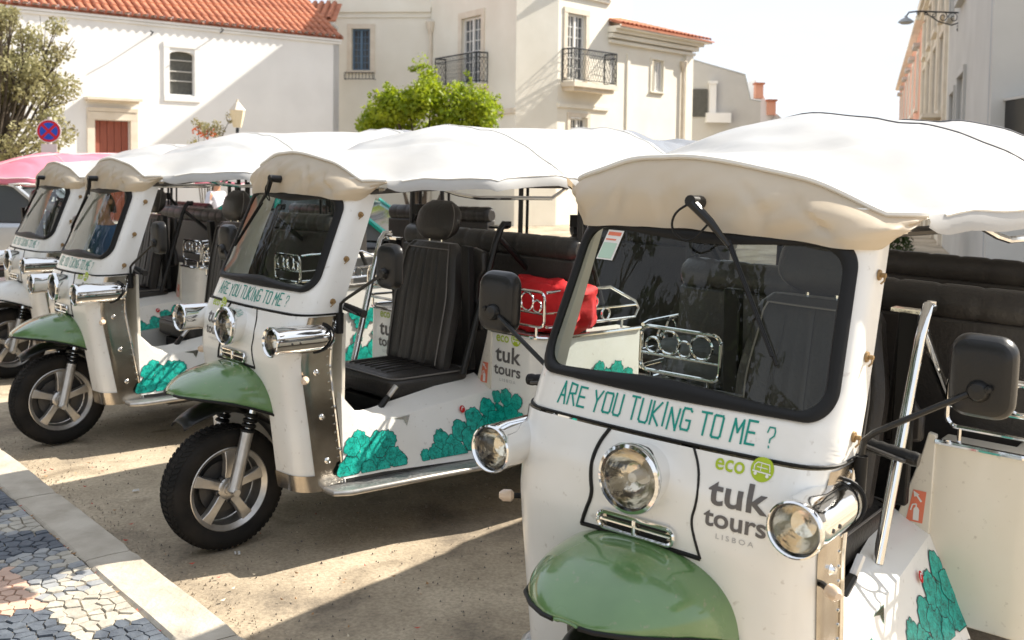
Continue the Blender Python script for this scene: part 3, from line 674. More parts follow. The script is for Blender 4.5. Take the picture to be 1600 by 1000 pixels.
SW = {'A': [[(0, 0), (.5, 1), (1, 0)], [(.2, .36), (.82, .36)]], 'R': [[(0, 0), (0, 1), (.85, .95), (.85, .55), (0, .5)], [(.4, .5), (1, 0)]],
      'E': [[(.95, 1), (0, 1), (0, 0), (1, 0)], [(0, .5), (.8, .5)]], 'Y': [[(0, .95), (.45, .5), (1, 1)], [(.45, .5), (.4, 0)]],
      'O': [[(0, .05), (0, .95), (.12, 1), (.9, 1), (1, .9), (1, .1), (.85, 0), (.15, 0), (0, .08)]], 'U': [[(0, 1), (0, .1), (.2, 0), (.85, 0), (1, .12), (1, 1)]],
      'T': [[(0, 1), (1, 1)], [(.5, 1), (.5, 0)]], 'K': [[(0, 1), (0, 0)], [(1, 1), (.05, .45), (1, 0)]], 'I': [[(.5, 0), (.5, 1)]],
      'N': [[(0, 0), (.05, 1), (.9, 0), (1, 1)]], 'G': [[(1, .9), (.8, 1), (.1, 1), (0, .85), (0, .12), (.15, 0), (.9, 0), (1, .1), (1, .45), (.55, .45)]],
      'M': [[(0, 0), (.1, 1), (.5, .45), (.9, 1), (1, 0)]], '?': [[(0, .75), (.15, 1), (.85, 1), (1, .8), (.95, .6), (.5, .42), (.5, .25)], [(.48, .06), (.52, 0)]]}
def slogan(parent):
    words = ['ARE', 'YOU', 'TUKING', 'TO', 'ME', '?']; r = random.Random(3)
    W = {'I': .35, '?': .75, 'M': 1.15}
    u = 0; items = []
    for wd in words:
        for ch in wd:
            w = W.get(ch, 1) * r.uniform(.9, 1.08); items.append((ch, u, w)); u += w + .42
        u += .75
    k = .615 / (u - 1.17)
    for ch, u0, w in items:
        h = .051 * r.uniform(.93, 1.06); zb = 1.0965 + r.uniform(-.003, .003)
        if ch == '?': h = .044
        th = .0052 if ch != '?' else .0034
        mb = MB()
        for st in SW[ch]:
            for (a, b), (c, d) in zip(st, st[1:]):
                p = (-.313 + (u0 + a * w) * k, zb + b * h); q = (-.313 + (u0 + c * w) * k, zb + d * h)
                dx, dz = q[0] - p[0], q[1] - p[1]; L = hypot(dx, dz); ex, ez = dx / L * th / 2, dz / L * th / 2; nx, nz = -ez, ex
                p = (p[0] - ex, p[1] - ez); q = (q[0] + ex, q[1] + ez)
                mb.add([cab(p[0] + nx, p[1] + nz, .0016), cab(q[0] + nx, q[1] + nz, .0016), cab(q[0] - nx, q[1] - nz, .0016), cab(p[0] - nx, p[1] - nz, .0016)], [(0, 1, 2, 3)])
        mb.build('letter', 'teal', parent, smooth=False)
def disc(mb, fn, cu, cv, r, n=24, ru=None):
    ru = ru or r
    mb.add([fn(cu, cv)] + [fn(cu + ru * cos(2 * pi * k / n), cv + r * sin(2 * pi * k / n)) for k in range(n)], [(0, 1 + k, 1 + (k + 1) % n) for k in range(n)])
def strokes(mb, fn, pts, th):
    for p, q in zip(pts, pts[1:]):
        dx, dz = q[0] - p[0], q[1] - p[1]; L = hypot(dx, dz) or 1; nx, nz = -dz / L * th / 2, dx / L * th / 2
        mb.add([fn(p[0] + nx, p[1] + nz), fn(q[0] + nx, q[1] + nz), fn(q[0] - nx, q[1] - nz), fn(p[0] - nx, p[1] - nz)], [(0, 1, 2, 3)])
def firm_logo(parent, fn, u0, v0, k, lisboa=True):
    """lettering block: lower-left corner u0,v0 at the base line of 'tours', overall width k"""
    f = lambda a: (lambda u, v: fn(u0 + u * k, v0 + v * k, a))
    m = MB(); text_fit('tuk', .04, .97, .33, f(.0016), m, offset=.019, spacing=1.02, height=.40); m.build('logo_word', 'greyprint', parent, smooth=False)
    m = MB(); text_fit('tours', .0, .97, .0, f(.0016), m, offset=.02, height=.235); m.build('logo_word', 'greyprint', parent, smooth=False)
    m = MB(); text_fit('eco', .06, .52, .83, f(.0016), m, offset=.012, height=.16); m.build('logo_word', 'lime', parent, smooth=False)
    if lisboa:
        m = MB(); text_fit('LISBOA', .22, .80, -.17, f(.0016), m, spacing=1.5, height=.075); m.build('logo_word', 'palegrey', parent, smooth=False)
    m = MB(); disc(m, f(.0015), .78, .95, .175); d = m.build('logo_disc', 'lime', parent, smooth=False)
    m = MB(); g = f(.003)
    strokes(m, g, [(.66, .93), (.66, 1.0), (.70, 1.045), (.88, 1.03), (.9, .93)], .014); strokes(m, g, [(.64, .92), (.92, .90)], .02)
    strokes(m, g, [(.70, .98), (.86, .97)], .012); disc(m, g, .69, .885, .025, 10); disc(m, g, .87, .87, .025, 10); strokes(m, g, [(.76, .93), (.76, 1.03)], .01)
    m.build('logo_drawing', 'whiteprint', d, smooth=False)
def bush_art(mb, fn, blobs, v0, lift=0.0):
    """a row of round tree crowns standing on the line v0"""
    for n_, (u, v, r) in enumerate(blobs):
        rr = random.Random(int(u * 1e4) + n_); pts = []; off = .0012 + .00022 * n_ + lift
        for k in range(26):
            a = 2 * pi * k / 26; q = r * (1 + .10 * sin(5 * a + rr.random() * 6) + rr.uniform(-.05, .05))
            pts.append(fn(u + q * cos(a), max(v0, v + q * sin(a)), off))
        C0 = fn(u, v, off); F = [(0, 1 + k, 1 + (k + 1) % 26) for k in range(26)]; mb.add([C0] + pts, F, 1)
        up = Vector(fn(u, v, off + .00011)) - Vector(C0)
        mb.add([Vector(C0) + up] + [Vector(C0).lerp(Vector(p), .935) + up for p in pts], F, 0)

# -- canopy shape
def fplan(v):
    """plan of the canopy's front edge for v in -1..1"""
    a = abs(v); sg = 1 if v >= 0 else -1
    if a < .72: return (-.40 - .02 * (a / .72) ** 2, .41 * v / .72)
    t = (a - .72) / .28 * pi / 2
    return (-.42 - .075 * (1 - cos(t)), sg * (.41 + .095 * sin(t)))
def farch(y):
    d = y + .12
    return 1.772 - (min(.135 * (d / .6) ** 2, .117 + .15 * max(0, d - .56) * 0) if d > 0 else .10 * (d / .42) ** 2) + .012 * noise.noise(Vector((y * 6, 2, 0)))
def canopy_pt(u, v, extra=0):
    fx, fy = fplan(v); x = lerp(fx, -3.72, u); w = lerp(.72, .74, u)
    k = sstep(-.45, -1.05, x); y = lerp(fy, v * w, sstep(-.42, -1.0, x))
    crown = interp([(-3.75, 1.92), (-3.2, 1.965), (-2.0, 1.975), (-1.3, 1.945), (-.9, 1.88), (-.4, 1.79)], x)
    zm = 1.69 + (crown - 1.69) * (1 - abs(v) ** 2.4)
    z = lerp(farch(fy), zm, sstep(-.38, -1.15, x))
    # sag between the hoops and creases
    z -= .018 * abs(sin(pi * (x + .5) / .95)) * (1 - v * v) * sstep(-.8, -1.2, x)
    wr = noise.noise(Vector((x * 2.2, y * 3.2, 4.1))) * .020 + noise.noise(Vector((x * 6 + y * 5, y * 7 - x * 4, 1.7))) * .009 - .012 * max(0, 1 - abs(noise.noise(Vector((x * 1.7 + y * .8, y * 1.6 - x * .6, 6.6)))) * 9)
    z += wr * sstep(-.42, -.62, x) * (1 + 1.2 * sstep(-1.9, -2.8, x))
    if x < -2.15:  z -= .035 * sstep(-2.15, -3.3, x) * abs(sin(x * 5.2 + y * 2.2)) * (1 - .5 * v * v)
    return (x, y, z)

def build_tuk():
    T = empty('tuk_tuk')
    # ---- upper cowl with the windscreen opening
    hole = []; z0, z1 = 1.166, 1.588; hw0, hw1 = .432, .402; r = .075; NH = 12
    for sx, sz, a0 in ((1, 1, 0), (-1, 1, pi / 2), (-1, -1, pi), (1, -1, 3 * pi / 2)):
        zc = z1 - r if sz > 0 else z0 + r
        for k in range(NH + 1):
            a = a0 + pi / 2 * k / NH; z = zc + r * sin(a); hw = lerp(hw0, hw1, (z - z0) / (z1 - z0)); hole.append((sx * (hw - r) + r * cos(a), z))
    def outer(p):
        s_, z = p; dx, dz = s_ / .41, (z - 1.377) / .21; m = max(abs(dx), abs(dz))
        return dx / m, dz / m
    def omap(p):
        a, b = outer(p); zt, zb = 1.665, 1.074
        z = lerp(zb, zt, (b + 1) / 2); L = lerp(.597, .535, (z - zb) / (zt - zb)); return (a * L, z)
    # densify hole so straight sides have points too
    H2 = []
    for i in range(len(hole)):
        p, q = hole[i], hole[(i + 1) % len(hole)]; n = max(1, int(hypot(q[0] - p[0], q[1] - p[1]) / .03))
        for k in range(n): H2.append((lerp(p[0], q[0], k / n), lerp(p[1], q[1], k / n)))
    hole = H2
    rows = []
    for t in (0, .12, .25, .4, .55, .7, .85, 1):
        rows.append([cab(lerp(p[0], omap(p)[0], t), lerp(p[1], omap(p)[1], t), -.004 if t == 0 else 0) for p in hole])
    m = MB(); m.grid(rows, True)
    lip = [cab(p[0], p[1], -.03) for p in hole]; m.grid([lip, rows[0]], True)
    shell = m.build('windscreen_cowl', 'paint', T, solid=0)
    # rubber gasket, ring profile swept round the opening
    m = MB(); ins = []
    cen = (0, 1.377)
    def shrink(p, d):
        L = hypot(p[0] - cen[0], p[1] - cen[1]); 
        return (p[0] - (p[0] - cen[0]) / abs(L) * d, p[1] - (p[1] - cen[1]) / abs(L) * d * 1.2)
    prof = [(-.004, .001), (.000, .007), (.014, .011), (.024, .009), (.033, .003), (.034, -.008)]
    m.grid([[cab(*shrink(p, d), o) for p in hole] for d, o in prof], True)
    m.build('windscreen_gasket', 'rubber', T)
    m = MB(); g = [shrink(p, .028) for p in hole]; rows = [[cab(cen[0] + (p[0] - cen[0]) * t, cen[1] + (p[1] - cen[1]) * t, -.001) for p in g] for t in (1, .8, .6, .4, .2, .02)]
    m.grid(rows, True); m.f.append(tuple(5 * len(g) + j for j in range(len(g)))); m.mi.append(0)
    m.build('windscreen', 'screen', T)
    # seam bead between cowls
    m = MB(); m.tube([cab(s_, 1.071, .002) for s_ in np.linspace(-.597, .597, 60)], .0042, 6); m.build('cowl_seam', 'rubber', T)
    # ---- lower cowl
    m = MB(); S = list(np.linspace(-.597, .597, 61))
    Z = list(np.linspace(.66, 1.066, 15)); m.grid([[low(s_, z) for s_ in S] for z in Z])
    for sg in (1, -1):
        S2 = [sg * a for a in np.linspace(.235, .597, 19)]
        m.grid([[low(s_, z) for s_ in S2] for z in np.linspace(.355, .66, 8)])
        m.grid([[low(sg * .235, z), (-.40, sg * .23, z)] for z in np.linspace(.355, .66, 8)])
    low_o = m.build('front_cowl', 'paint', T)
    m = MB(); m.add([(-.395, -.235, .30), (-.395, .235, .30), (-.395, .235, .80), (-.395, -.235, .80)], [(0, 1, 2, 3)])
    m.add([(-.395, -.235, .75), (-.395, .235, .75), (-.06, .235, .70), (-.06, -.235, .70)], [(0, 1, 2, 3)])
    m.build('wheel_arch', 'rubber', T, smooth=False)
    for sg in (1, -1):
        # stainless corner plate and base trim
        m = MB(); m.grid([[low(sg * a, z, .0035) for a in np.linspace(.452, .597, 12)] for z in np.linspace(.285, 1.062, 20)])
        pl = m.build('corner_plate', 'steel', T)
        m = MB(); m.tube([low(sg * .594, z, .006) for z in np.linspace(.285, 1.06, 8)], .006, 6); m.build('plate_edge', 'chrome', pl)
        m = MB()
        for z in np.linspace(.31, 1.04, 20):
            x, y, zz = low(sg * .578, z, .004); m.lathe([(.0001, sg * .003), (.004, sg * .0025), (.005, 0)], (x, y, z), 'y', 8)
        m.build('rivet_row', 'chrome', pl)['kind'] = 'stuff'
        for z in (.42, .62, .82):
            m = MB(); x, y, zz = low(sg * .52, z, .004); m.lathe([(.0001, sg * .016), (.008, sg * .014), (.010, sg * .004), (.014, 0)], (x, y, z), 'y', 10); m.build('bolt', 'chrome', pl)
        m = MB(); m.grid([[low(sg * a, z, .004) for a in np.linspace(.235, .597, 16)] for z in (.285, .32, .36)])
        m.build('base_trim', 'steel', T)
        # turn signal
        m = MB(); x, y, z = low(sg * .47, .80, .003); d = Vector((cos(.9), sg * sin(.9), 0))
        m.tube([Vector((x, y, z)), Vector((x, y, z)) + d * .03], .008, 8); ts = m.build('turn_signal', 'rubber', T)
        c = Vector((x, y, z)) + d * .03
        m = MB(); m.tube([c, c + d * .008, c + d * .03, c + d * .042], [.010, .017, .017, .008], 12); m.build('signal_lens', 'amber', ts)
        # pillar bolts with hooks
        for z in (1.502, 1.308, 1.125):
            m = MB(); x, y, zz = cab(sg * (lerp(.53, .49, (z - 1.1) / .5)), z, .001); m.lathe([(.0001, sg * .02), (.006, sg * .018), (.006, sg * .006), (.013, sg * .005), (.014, 0)], (x, y, z), 'y', 10)
            m.tube([(x, y + sg * .015, z), (x + .012, y + sg * .018, z - .012), (x + .018, y + sg * .012, z - .02)], .0025, 5)
            m.build('pillar_bolt', 'brass', T)
    # ---- piping of the centre panel
    PL = [(-.120, 1.068), (-.142, 1.03), (-.152, .985), (-.150, .94), (-.140, .90), (-.158, .85), (-.17, .815)]
    for sg in (1, -1):
        m = MB(); m.tube(chaik([low(-sg * a, z, .001) for a, z in PL]), .0032 if sg > 0 else .0055, 6); m.build('panel_piping', 'rubber', T)
    m = MB(); m.tube([low(a, .815 + .004 * (1 - (a / .17) ** 2), .002) for a in np.linspace(-.17, .17, 14)], .006, 6); m.build('panel_piping', 'rubber', T)
    # ---- green fender
    secs = [(.258, .035, .716, .708), (.25, .07, .728, .706), (.22, .125, .748, .704), (.16, .185, .782, .696), (.08, .225, .808, .680), (.0, .25, .822, .655), (-.08, .265, .826, .625), (-.13, .272, .824, .60), (-.19, .276, .80, .565)]
    rows = []
    for x, w, zt, zl in secs:
        row = []
        for k in range(25):
            a = pi * k / 24; c, s_ = cos(a), sin(a)
            row.append((x, w * (abs(c) ** .85) * (1 if c >= 0 else -1), zl + (zt - zl) * (abs(s_) ** .8)))
        rows.append(row)
    m = MB(); m.grid(rows)
    m.grid([rows[0], [(p[0] - .01, p[1] * .8, p[2] - .006) for p in rows[0]]])
    fe = m.build('front_fender', 'green', T, sub=1); fe.modifiers.new('thickness', 'SOLIDIFY').thickness = .006
    m = MB(); m.tube([(x, w * 1.0, zl) for x, w, zt, zl in secs], .006, 6); m.build('fender_edge', 'rubber', fe)
    m = MB(); m.tube([(x, -w * 1.0, zl) for x, w, zt, zl in secs], .006, 6); m.build('fender_edge', 'rubber', fe)
    # ---- headlight, side lamps, grille
    zc = .985
    m = MB(); m.lathe([(.066, -.10), (.074, -.06), (.079, -.03), (.086, -.006), (.088, .006), (.085, .016), (.077, .019), (.072, .010)], (-.002, 0, zc), 'x', 40)
    hl = m.build('headlight', 'chrome', T)
    m = MB(); m.lathe([(.073, .012), (.06, .022), (.035, .03), (.0005, .033)], (-.002, 0, zc), 'x', 32); m.build('lamp_lens', 'lens', hl)
    m = MB(); m.lathe([(.073, .008), (.06, -.022), (.04, -.045), (.02, -.055), (.0005, -.055)], (-.002, 0, zc), 'x', 32); m.build('lamp_reflector', 'reflector', hl)
    m = MB(); m.lathe([(.0005, .0), (.012, -.004), (.014, -.03), (.014, -.055)], (-.002, 0, zc), 'x', 12); m.build('bulb', 'whiteprint', hl)
    for sg in (1, -1):
        c = (.0, sg * .424, .971)
        m = MB(); prof = [(.060, .024), (.064, .021), (.0655, .012), (.0635, .004), (.0625, -.04), (.061, -.20), (.058, -.245), (.045, -.272), (.02, -.283), (.0005, -.285)]
        m.lathe([(.052, .012), (.056, .020)] + prof, c, 'x', 40); sl_ = m.build('side_lamp', 'chrome', T)
        m = MB(); m.lathe([(.056, .014), (.045, .022), (.025, .028), (.0005, .030)], c, 'x', 28); m.build('lamp_lens', 'lens', sl_)
        m = MB(); m.lathe([(.056, .010), (.046, -.015), (.03, -.035), (.0005, -.042)], c, 'x', 28); m.build('lamp_reflector', 'reflector', sl_)
        m = MB(); pts = []
        for k in range(28):
            a = 2 * pi * k / 28; dy, dz = .064 * cos(a), .064 * sin(a); pts.append((c[0] - .20 + .05 * cos(a) * sg * -1 - .02 * sin(a), c[1] + dy, c[2] + dz))
        m.tube(pts, .0045, 6, closed=True); m.build('lamp_seal', 'rubber', sl_)
        for dx in (-.05, -.09):
            m = MB(); m.lathe([(.0001, sg * .004), (.005, sg * .003), (.006, 0)], (c[0] + dx, c[1] + sg * .0615, c[2] - .004), 'y', 8); m.build('screw', 'darkmetal', sl_)
    fn = lambda u, v, o=0: low(u, v, o)
    m = MB(); out = rrect(.215, .040, .0195, 6, -.004, .850)
    m.tube([low(u, z, .010) for u, z in out], .006, 7, closed=True); m.tube([low(-.004, z, .012) for z in (.832, .868)], .006, 7); m.tube([low(u, .850, .009) for u in (-.105, .097)], .0035, 6)
    gr = m.build('grille', 'chrome', T)
    m = MB(); m.add([low(-.004, .85, .003)] + [low(u, z, .003) for u, z in out], [(0, 1 + k, 1 + (k + 1) % len(out)) for k in range(len(out))]); m.build('grille_plate', 'steel', gr)
    for dz in (.010, -.010):
        for u0, u1 in ((-.09, -.014), (.006, .082)):
            m = MB(); q = rrect(u1 - u0, .008, .0035, 3, (u0 + u1) / 2, .85 + dz); m.add([low(u, z, .005) for u, z in q], [tuple(range(len(q)))]); m.build('grille_slot', 'rubber', gr, smooth=False)
    # ---- slogan
    slogan(shell)
    # ---- front wheel, fork
    R = .275
    m = MB(); prof = [(.186, .058), (.196, .068), (.225, .076), (.250, .074), (.266, .064), (.2735, .045), (.275, .02), (.275, -.02), (.2735, -.045), (.266, -.064), (.250, -.074), (.225, -.076), (.196, -.068), (.186, -.058)]
    m.lathe(prof, (0, 0, 0), 'y', 72); wh = m.build('front_wheel', 'tyre', T); wh.location = (0, 0, R)
    m = MB()
    for k in range(64):
        a = 2 * pi * k / 64
        for y0, y1, sk in ((-.062, -.026, 1), (-.020, .020, 0), (.026, .062, -1)):
            a2 = a + (.05 if sk else .02); rr0 = .2755
            pts = []
            for yy, da in ((y0, .04 * sk), (y1, -.04 * sk)):
                for d in (-.028, .028):
                    aa = a2 + da + d; rad = .2805 - (.008 if abs(yy) > .05 else 0)
                    pts.append((rad * cos(aa), yy, rad * sin(aa)))
                    pts.append(((rad - .012) * cos(aa), yy, (rad - .012) * sin(aa)))
            m.add(pts, [(0, 4, 6, 2), (0, 2, 3, 1), (4, 5, 7, 6), (0, 1, 5, 4), (2, 6, 7, 3)])
    o = m.build('tread', 'tyre', wh, smooth=False); o['kind'] = 'stuff'
    m = MB(); m.lathe([(.190, .062), (.186, .064), (.178, .056), (.166, .045), (.164, .0), (.164, -.05), (.186, -.062)], (0, 0, 0), 'y', 56)
    rim = m.build('rim', 'alu', wh)
    m = MB()
    for k in range(5):
        a = 2 * pi * k / 5 + .35; ca, sa = cos(a), sin(a)
        def P(rad, tt, y): return (rad * ca - tt * sa, y, rad * sa + tt * ca)
        ring = lambda rad, w, y0, y1: [P(rad, -w, y0), P(rad, -w * .8, y1), P(rad, w * .8, y1), P(rad, w, y0)]
        s_ = MB().loft([ring(.03, .026, .015, .046), ring(.08, .023, .022, .052), ring(.13, .026, .026, .054), ring(.172, .034, .026, .050)])
        s_.build('spoke', 'alu', rim, bevel=.003)
    m = MB(); m.lathe([(.05, .01), (.05, .048), (.042, .054), (.026, .054), (.024, .062), (.0005, .064)], (0, 0, 0), 'y', 28); hb = m.build('hub', 'alu', rim)
    for k in range(5):
        a = 2 * pi * k / 5 + .35 + pi / 5; m = MB(); m.lathe([(.013, .03), (.013, .05), (.010, .052), (.009, .044), (.0005, .044)], (.052 * cos(a), 0, .052 * sin(a)), 'y', 10); m.build('wheel_bolt', 'darkmetal', rim)
    m = MB(); m.lathe([(.05, .0), (.118, .0), (.118, -.008), (.05, -.008)], (0, 0, 0), 'y', 40); m.lathe([(.162, -.03), (.0005, -.034)], (0, 0, 0), 'y', 30); m.build('brake_disc', 'darkmetal', wh)
    for sg in (1, -1):
        a = Vector((.012, sg * .118, .262)); b = Vector((-.095, sg * .118, .70)); D = b - a
        P = lambda t: a + D * t
        m = MB(); m.tube([P(-.02), P(0), P(.05), P(.60)], [.022, .031, .028, .028], 14); fk = m.build('fork_leg', 'alu', T)
        m = MB(); m.tube([P(.52), P(1.0)], .017, 12); m.build('fork_tube', 'chrome', fk)
        m = MB()
        for k, t in enumerate((.58, .63, .68, .73)): m.tube([P(t), P(t + .012), P(t + .03), P(t + .042)], [.026, .033, .033, .026], 12)
        m.build('fork_gaiter', 'rubber', fk)
        m = MB(); m.tube([a + Vector((0, sg * -.02, 0)), a + Vector((0, sg * .034, 0))], .016, 8); m.build('axle_nut', 'alu', fk)
    m = MB(); rows = []
    for k in range(15):
        t = k / 14; a = radians(lerp(54, 160, t)); rad = lerp(.376, .335, sstep(.2, .6, t)); w = .088 * sstep(-.35, .2, t) 
        rows.append([(rad * cos(a) - .0 * j, w * cos(pi * j / 8) , R + rad * sin(a) - .03 + .03 * sin(pi * j / 8)) for j in range(9)])
    m.grid(rows); o = m.build('mudguard', 'plastic', T, solid=.006)
    # ---- fire wall, dash, steering
    m = MB(); m.box((-.365, 0, .70), (.02, .80, .72)); m.build('firewall', 'cream', T, bevel=.004)
    m = MB(); m.prism([(-.17, -.36), (-.17, .36), (-.36, .40), (-.36, -.40)], 1.05, 1.085); m.build('dashboard', 'plastic', T, bevel=.01)
    m = MB(); m.tube([(-.25, 0, .9), (-.36, 0, 1.10)], .025, 10); m.tube([(-.34, .57, 1.082), (-.36, .36, 1.105), (-.36, .12, 1.10), (-.36, -.12, 1.10), (-.36, -.36, 1.105), (-.34, -.57, 1.082)], .011, 10); m.box((-.36, 0, 1.12), (.08, .2, .05))
    m.tube([(-.37, .30, 1.13), (-.34, .30, 1.10)], .028, 10); hb = m.build('handlebar', 'plastic', T)
    for sg in (1, -1):
        m = MB(); p = [(-.348, sg * lerp(.42, .575, t), lerp(1.098, 1.081, t)) for t in np.linspace(0, 1, 13)]
        m.tube(p, [.0165 + .002 * (k % 2) for k in range(13)], 12); m.build('grip', 'rubber', hb)
        m = MB(); m.tube([(-.35, sg * .40, 1.10), (-.325, sg * .46, 1.095), (-.325, sg * .55, 1.078)], .005, 6); m.build('brake_lever', 'darkmetal', hb)
    # ---- mirrors
    for sg in (1, -1):
        dy = 0 if sg > 0 else -.045
        b0 = Vector((-.305, sg * .452, 1.03))
        m = MB(); m.tube([b0 - Vector((0, 0, .045)), b0 + Vector((0, 0, .045))], .017, 10); mr = m.build('mirror', 'rubber', T)
        c = Vector((-.395, sg * .69 + dy, 1.295))
        m = MB(); m.tube([b0 + Vector((0, 0, .03)), b0 + Vector((0, sg * .006, .085)), b0 + Vector((-.008, sg * .025, .105)), lerp(b0, c, .6) + Vector((.018, 0, .02)), c + Vector((.03, -sg * .005, -.03))], .0075, 8); m.build('mirror_arm', 'plastic', mr)
        q = rrect(.148, .196, .045, 6); rows = []
        for sc_, dx in ((.72, .034), (.9, .026), (1.0, .006), (1.0, -.012), (.965, -.016), (.93, -.012)):
            rows.append([(c.x + dx, c.y + u * sc_, c.z + v * sc_) for u, v in q])
        m = MB(); m.loft(rows, (True, False)); hs = m.build('mirror_housing', 'plastic', mr, sub=1)
        m = MB(); m.add([(c.x - .0125, c.y + u * .94, c.z + v * .94) for u, v in q], [tuple(range(len(q)))]); m.build('mirror_glass', 'mirrorglass', mr, smooth=False)
        m = MB(); m.lathe([(.0005, .052), (.018, .05), (.026, .038), (.027, .026)], (c.x, c.y, c.z - .03), 'x', 16); m.lathe([(.0005, .014), (.008, .012), (.009, 0)], (c.x + .04, c.y + sg * .024, c.z - .02), 'x', 8); m.build('mirror_joint', 'plastic', mr)
    # ---- floor, sills, running boards
    m = MB(); m.prism([(-.376, -.43), (-.376, .43), (-1.5, .5), (-3.3, .6), (-3.3, -.6), (-1.5, -.5)], .30, .335); m.build('floor_plate', 'darkmetal', T, smooth=False)
    for sg in (1, -1):
        def Y(p): return [(x, sg * y, z) for x, y, z in p]
        # sections: inner bottom, inner top, bend, outer bottom
        S3 = [(-.352, (.30, .33), (.375, .71), (.405, .70), (.437, .325)), (-.46, (.28, .33), (.36, .60), (.405, .565), (.445, .325)), (-.56, (.26, .33), (.33, .595), (.405, .545), (.452, .325)), (-.9, (.22, .33), (.28, .625), (.395, .575), (.475, .31)), (-1.279, (.20, .33), (.24, .665), (.375, .60), (.52, .30))]
        S0_ = S3; S3 = []
        for xx in np.linspace(-.352, -1.279, 28):
            S3.append((float(xx), *[(interp([(s_[0], s_[j][0]) for s_ in S0_], xx), interp([(s_[0], s_[j][1]) for s_ in S0_], xx)) for j in (1, 2, 3, 4)]))
        m = MB(); m.loft([Y([(x, a[0], a[1]) for a in r_]) for x, *r_ in S3]); sill = m.build('side_sill', 'paint', T)
        def outer_face(u, v, o=0, S3=S3, sg=sg):   # u = -x , v = z
            x = -u; bend = (interp([(s_[0], s_[3][0]) for s_ in S3], x), interp([(s_[0], s_[3][1]) for s_ in S3], x)); bt = (interp([(s_[0], s_[4][0]) for s_ in S3], x), interp([(s_[0], s_[4][1]) for s_ in S3], x))
            t = (v - bt[1]) / (bend[1] - bt[1])
            if t > 1: return (x, sg * (bend[0] + o + (t - 1) * -.0), min(v, bend[1] + .004))
            return (x, sg * (lerp(bt[0], bend[0], t) + o), v + o * .3)
        m = MB(); rr = random.Random(5)
        bl = [(.37, .36, .055), (.42, .40, .06), (.46, .45, .055), (.52, .38, .06), (.55, .45, .06), (.44, .49, .04), (.60, .46, .045), (.62, .38, .05), (.40, .46, .045), (.66, .36, .035), (.56, .34, .04), (.48, .35, .04),
              (.80, .36, .03), (.86, .36, .045), (.90, .42, .045), (.97, .38, .05), (1.02, .44, .05), (1.08, .40, .06), (1.12, .48, .055), (1.19, .42, .07), (1.22, .52, .05), (1.25, .38, .06), (.93, .355, .04), (1.0, .345, .04), (1.14, .35, .05), (1.25, .46, .05)]
        m = MB(); m.add([outer_face(u, v, .002) for u, v in ((.645, .548), (.74, .552), (.715, .505), (.70, .535))], [(0, 1, 3), (1, 2, 3)]); m.build('sill_badge', 'steel', sill, smooth=False)
        bush_art(m, outer_face, bl[:12], .335, .0005); m.build('foliage_print', ['art', 'artline'], sill, smooth=False)
        m = MB(); bush_art(m, outer_face, bl[12:], .335, .0005); m.build('foliage_print', ['art', 'artline'], sill, smooth=False)
        m = MB(); disc(m, lambda u, v, o=0: outer_face(u, v, .010), 1.055, .535, .017); m.build('red_bird_print', 'red', sill, smooth=False)
        m = MB(); fo = lambda u, v, o=0: outer_face(u, v, .011); strokes(m, fo, [(1.048, .530), (1.056, .545), (1.064, .540)], .004); m.build('bird_mark', 'whiteprint', sill, smooth=False)
        bd = [(-.27, .39), (-.27, .495), (-.33, .525), (-.75, .56), (-1.27, .62), (-1.27, .40)]
        m = MB(); m.prism([(x, sg * y) for x, y in bd], .285, .303); rb = m.build('running_board', 'tread', T, bevel=.004)
        m = MB(); m.tube([(x, sg * (y + .002), .291) for x, y in bd[0:5]], .014, 10); m.build('board_lip', 'alu', rb)
        # ---- side box with curved corner, top trim
        plan = [(-1.28, .37), (-1.28, .62)] + [(-1.28 - .11 * (1 - cos(a)), .62 + .12 * sin(a)) for a in np.linspace(.2, pi / 2, 7)] + [(-2.0, .745), (-2.0, .58), (-1.43, .58), (-1.43, .37)]
        m = MB(); m.prism([(x, sg * y) for x, y in plan], .33, .90); bx = m.build('side_box', 'paint', T, bevel=.006)
        top = plan[:10]
        m = MB(); m.tube([(x + .003, sg * (y + .003), .905) for x, y in top], .010, 8); m.build('box_trim', 'chrome', bx)
        poly = [(.375, .925), (.35, .93), (.335, .86), (.30, .74), (.265, .62), (.26, .575), (.375, .60)]
        m = MB(); rows = [[(-1.272, sg * y, z) for y, z in poly], [(-1.297, sg * y, z) for y, z in poly]]; m.loft(rows); ep = m.build('bevel_panel', 'cream', T, bevel=.004)
        ef = lambda u, v, o=0, sg=sg: (-1.272 + .0015 + o, sg * u, v)
        m = MB(); m.add([ef(*p) for p in ((.300, .63), (.352, .63), (.358, .735), (.317, .735))], [(0, 1, 2, 3)]); st = m.build('extinguisher_sticker', 'salmon', ep, smooth=False)
        m = MB(); m.add([ef(u, v, .001) for u, v in [(.322, .636), (.340, .636), (.340, .672), (.335, .680), (.327, .680), (.322, .672)]], [tuple(range(6))])
        strokes(m, lambda u, v: ef(u, v, .0012), [(.330, .680), (.330, .690), (.318, .686), (.313, .666)], .004); strokes(m, lambda u, v: ef(u, v, .0012), [(.345, .700), (.325, .724)], .006)
        m.add([ef(*p, .0012) for p in ((.318, .732), (.338, .722), (.322, .712))], [(0, 1, 2)]); m.build('extinguisher_symbol', 'whiteprint', st, smooth=False)
        # ---- luggage rail with rings
        r_ = .0075; m = MB()
        q = rrect(.335, .17, .035, 5, .565, 1.045); m.tube([(-1.29, sg * u, v) for u, v in q], r_, 8, closed=True)
        m.tube([(-1.29, sg * u, 1.025) for u in (.398, .732)], .006, 8)
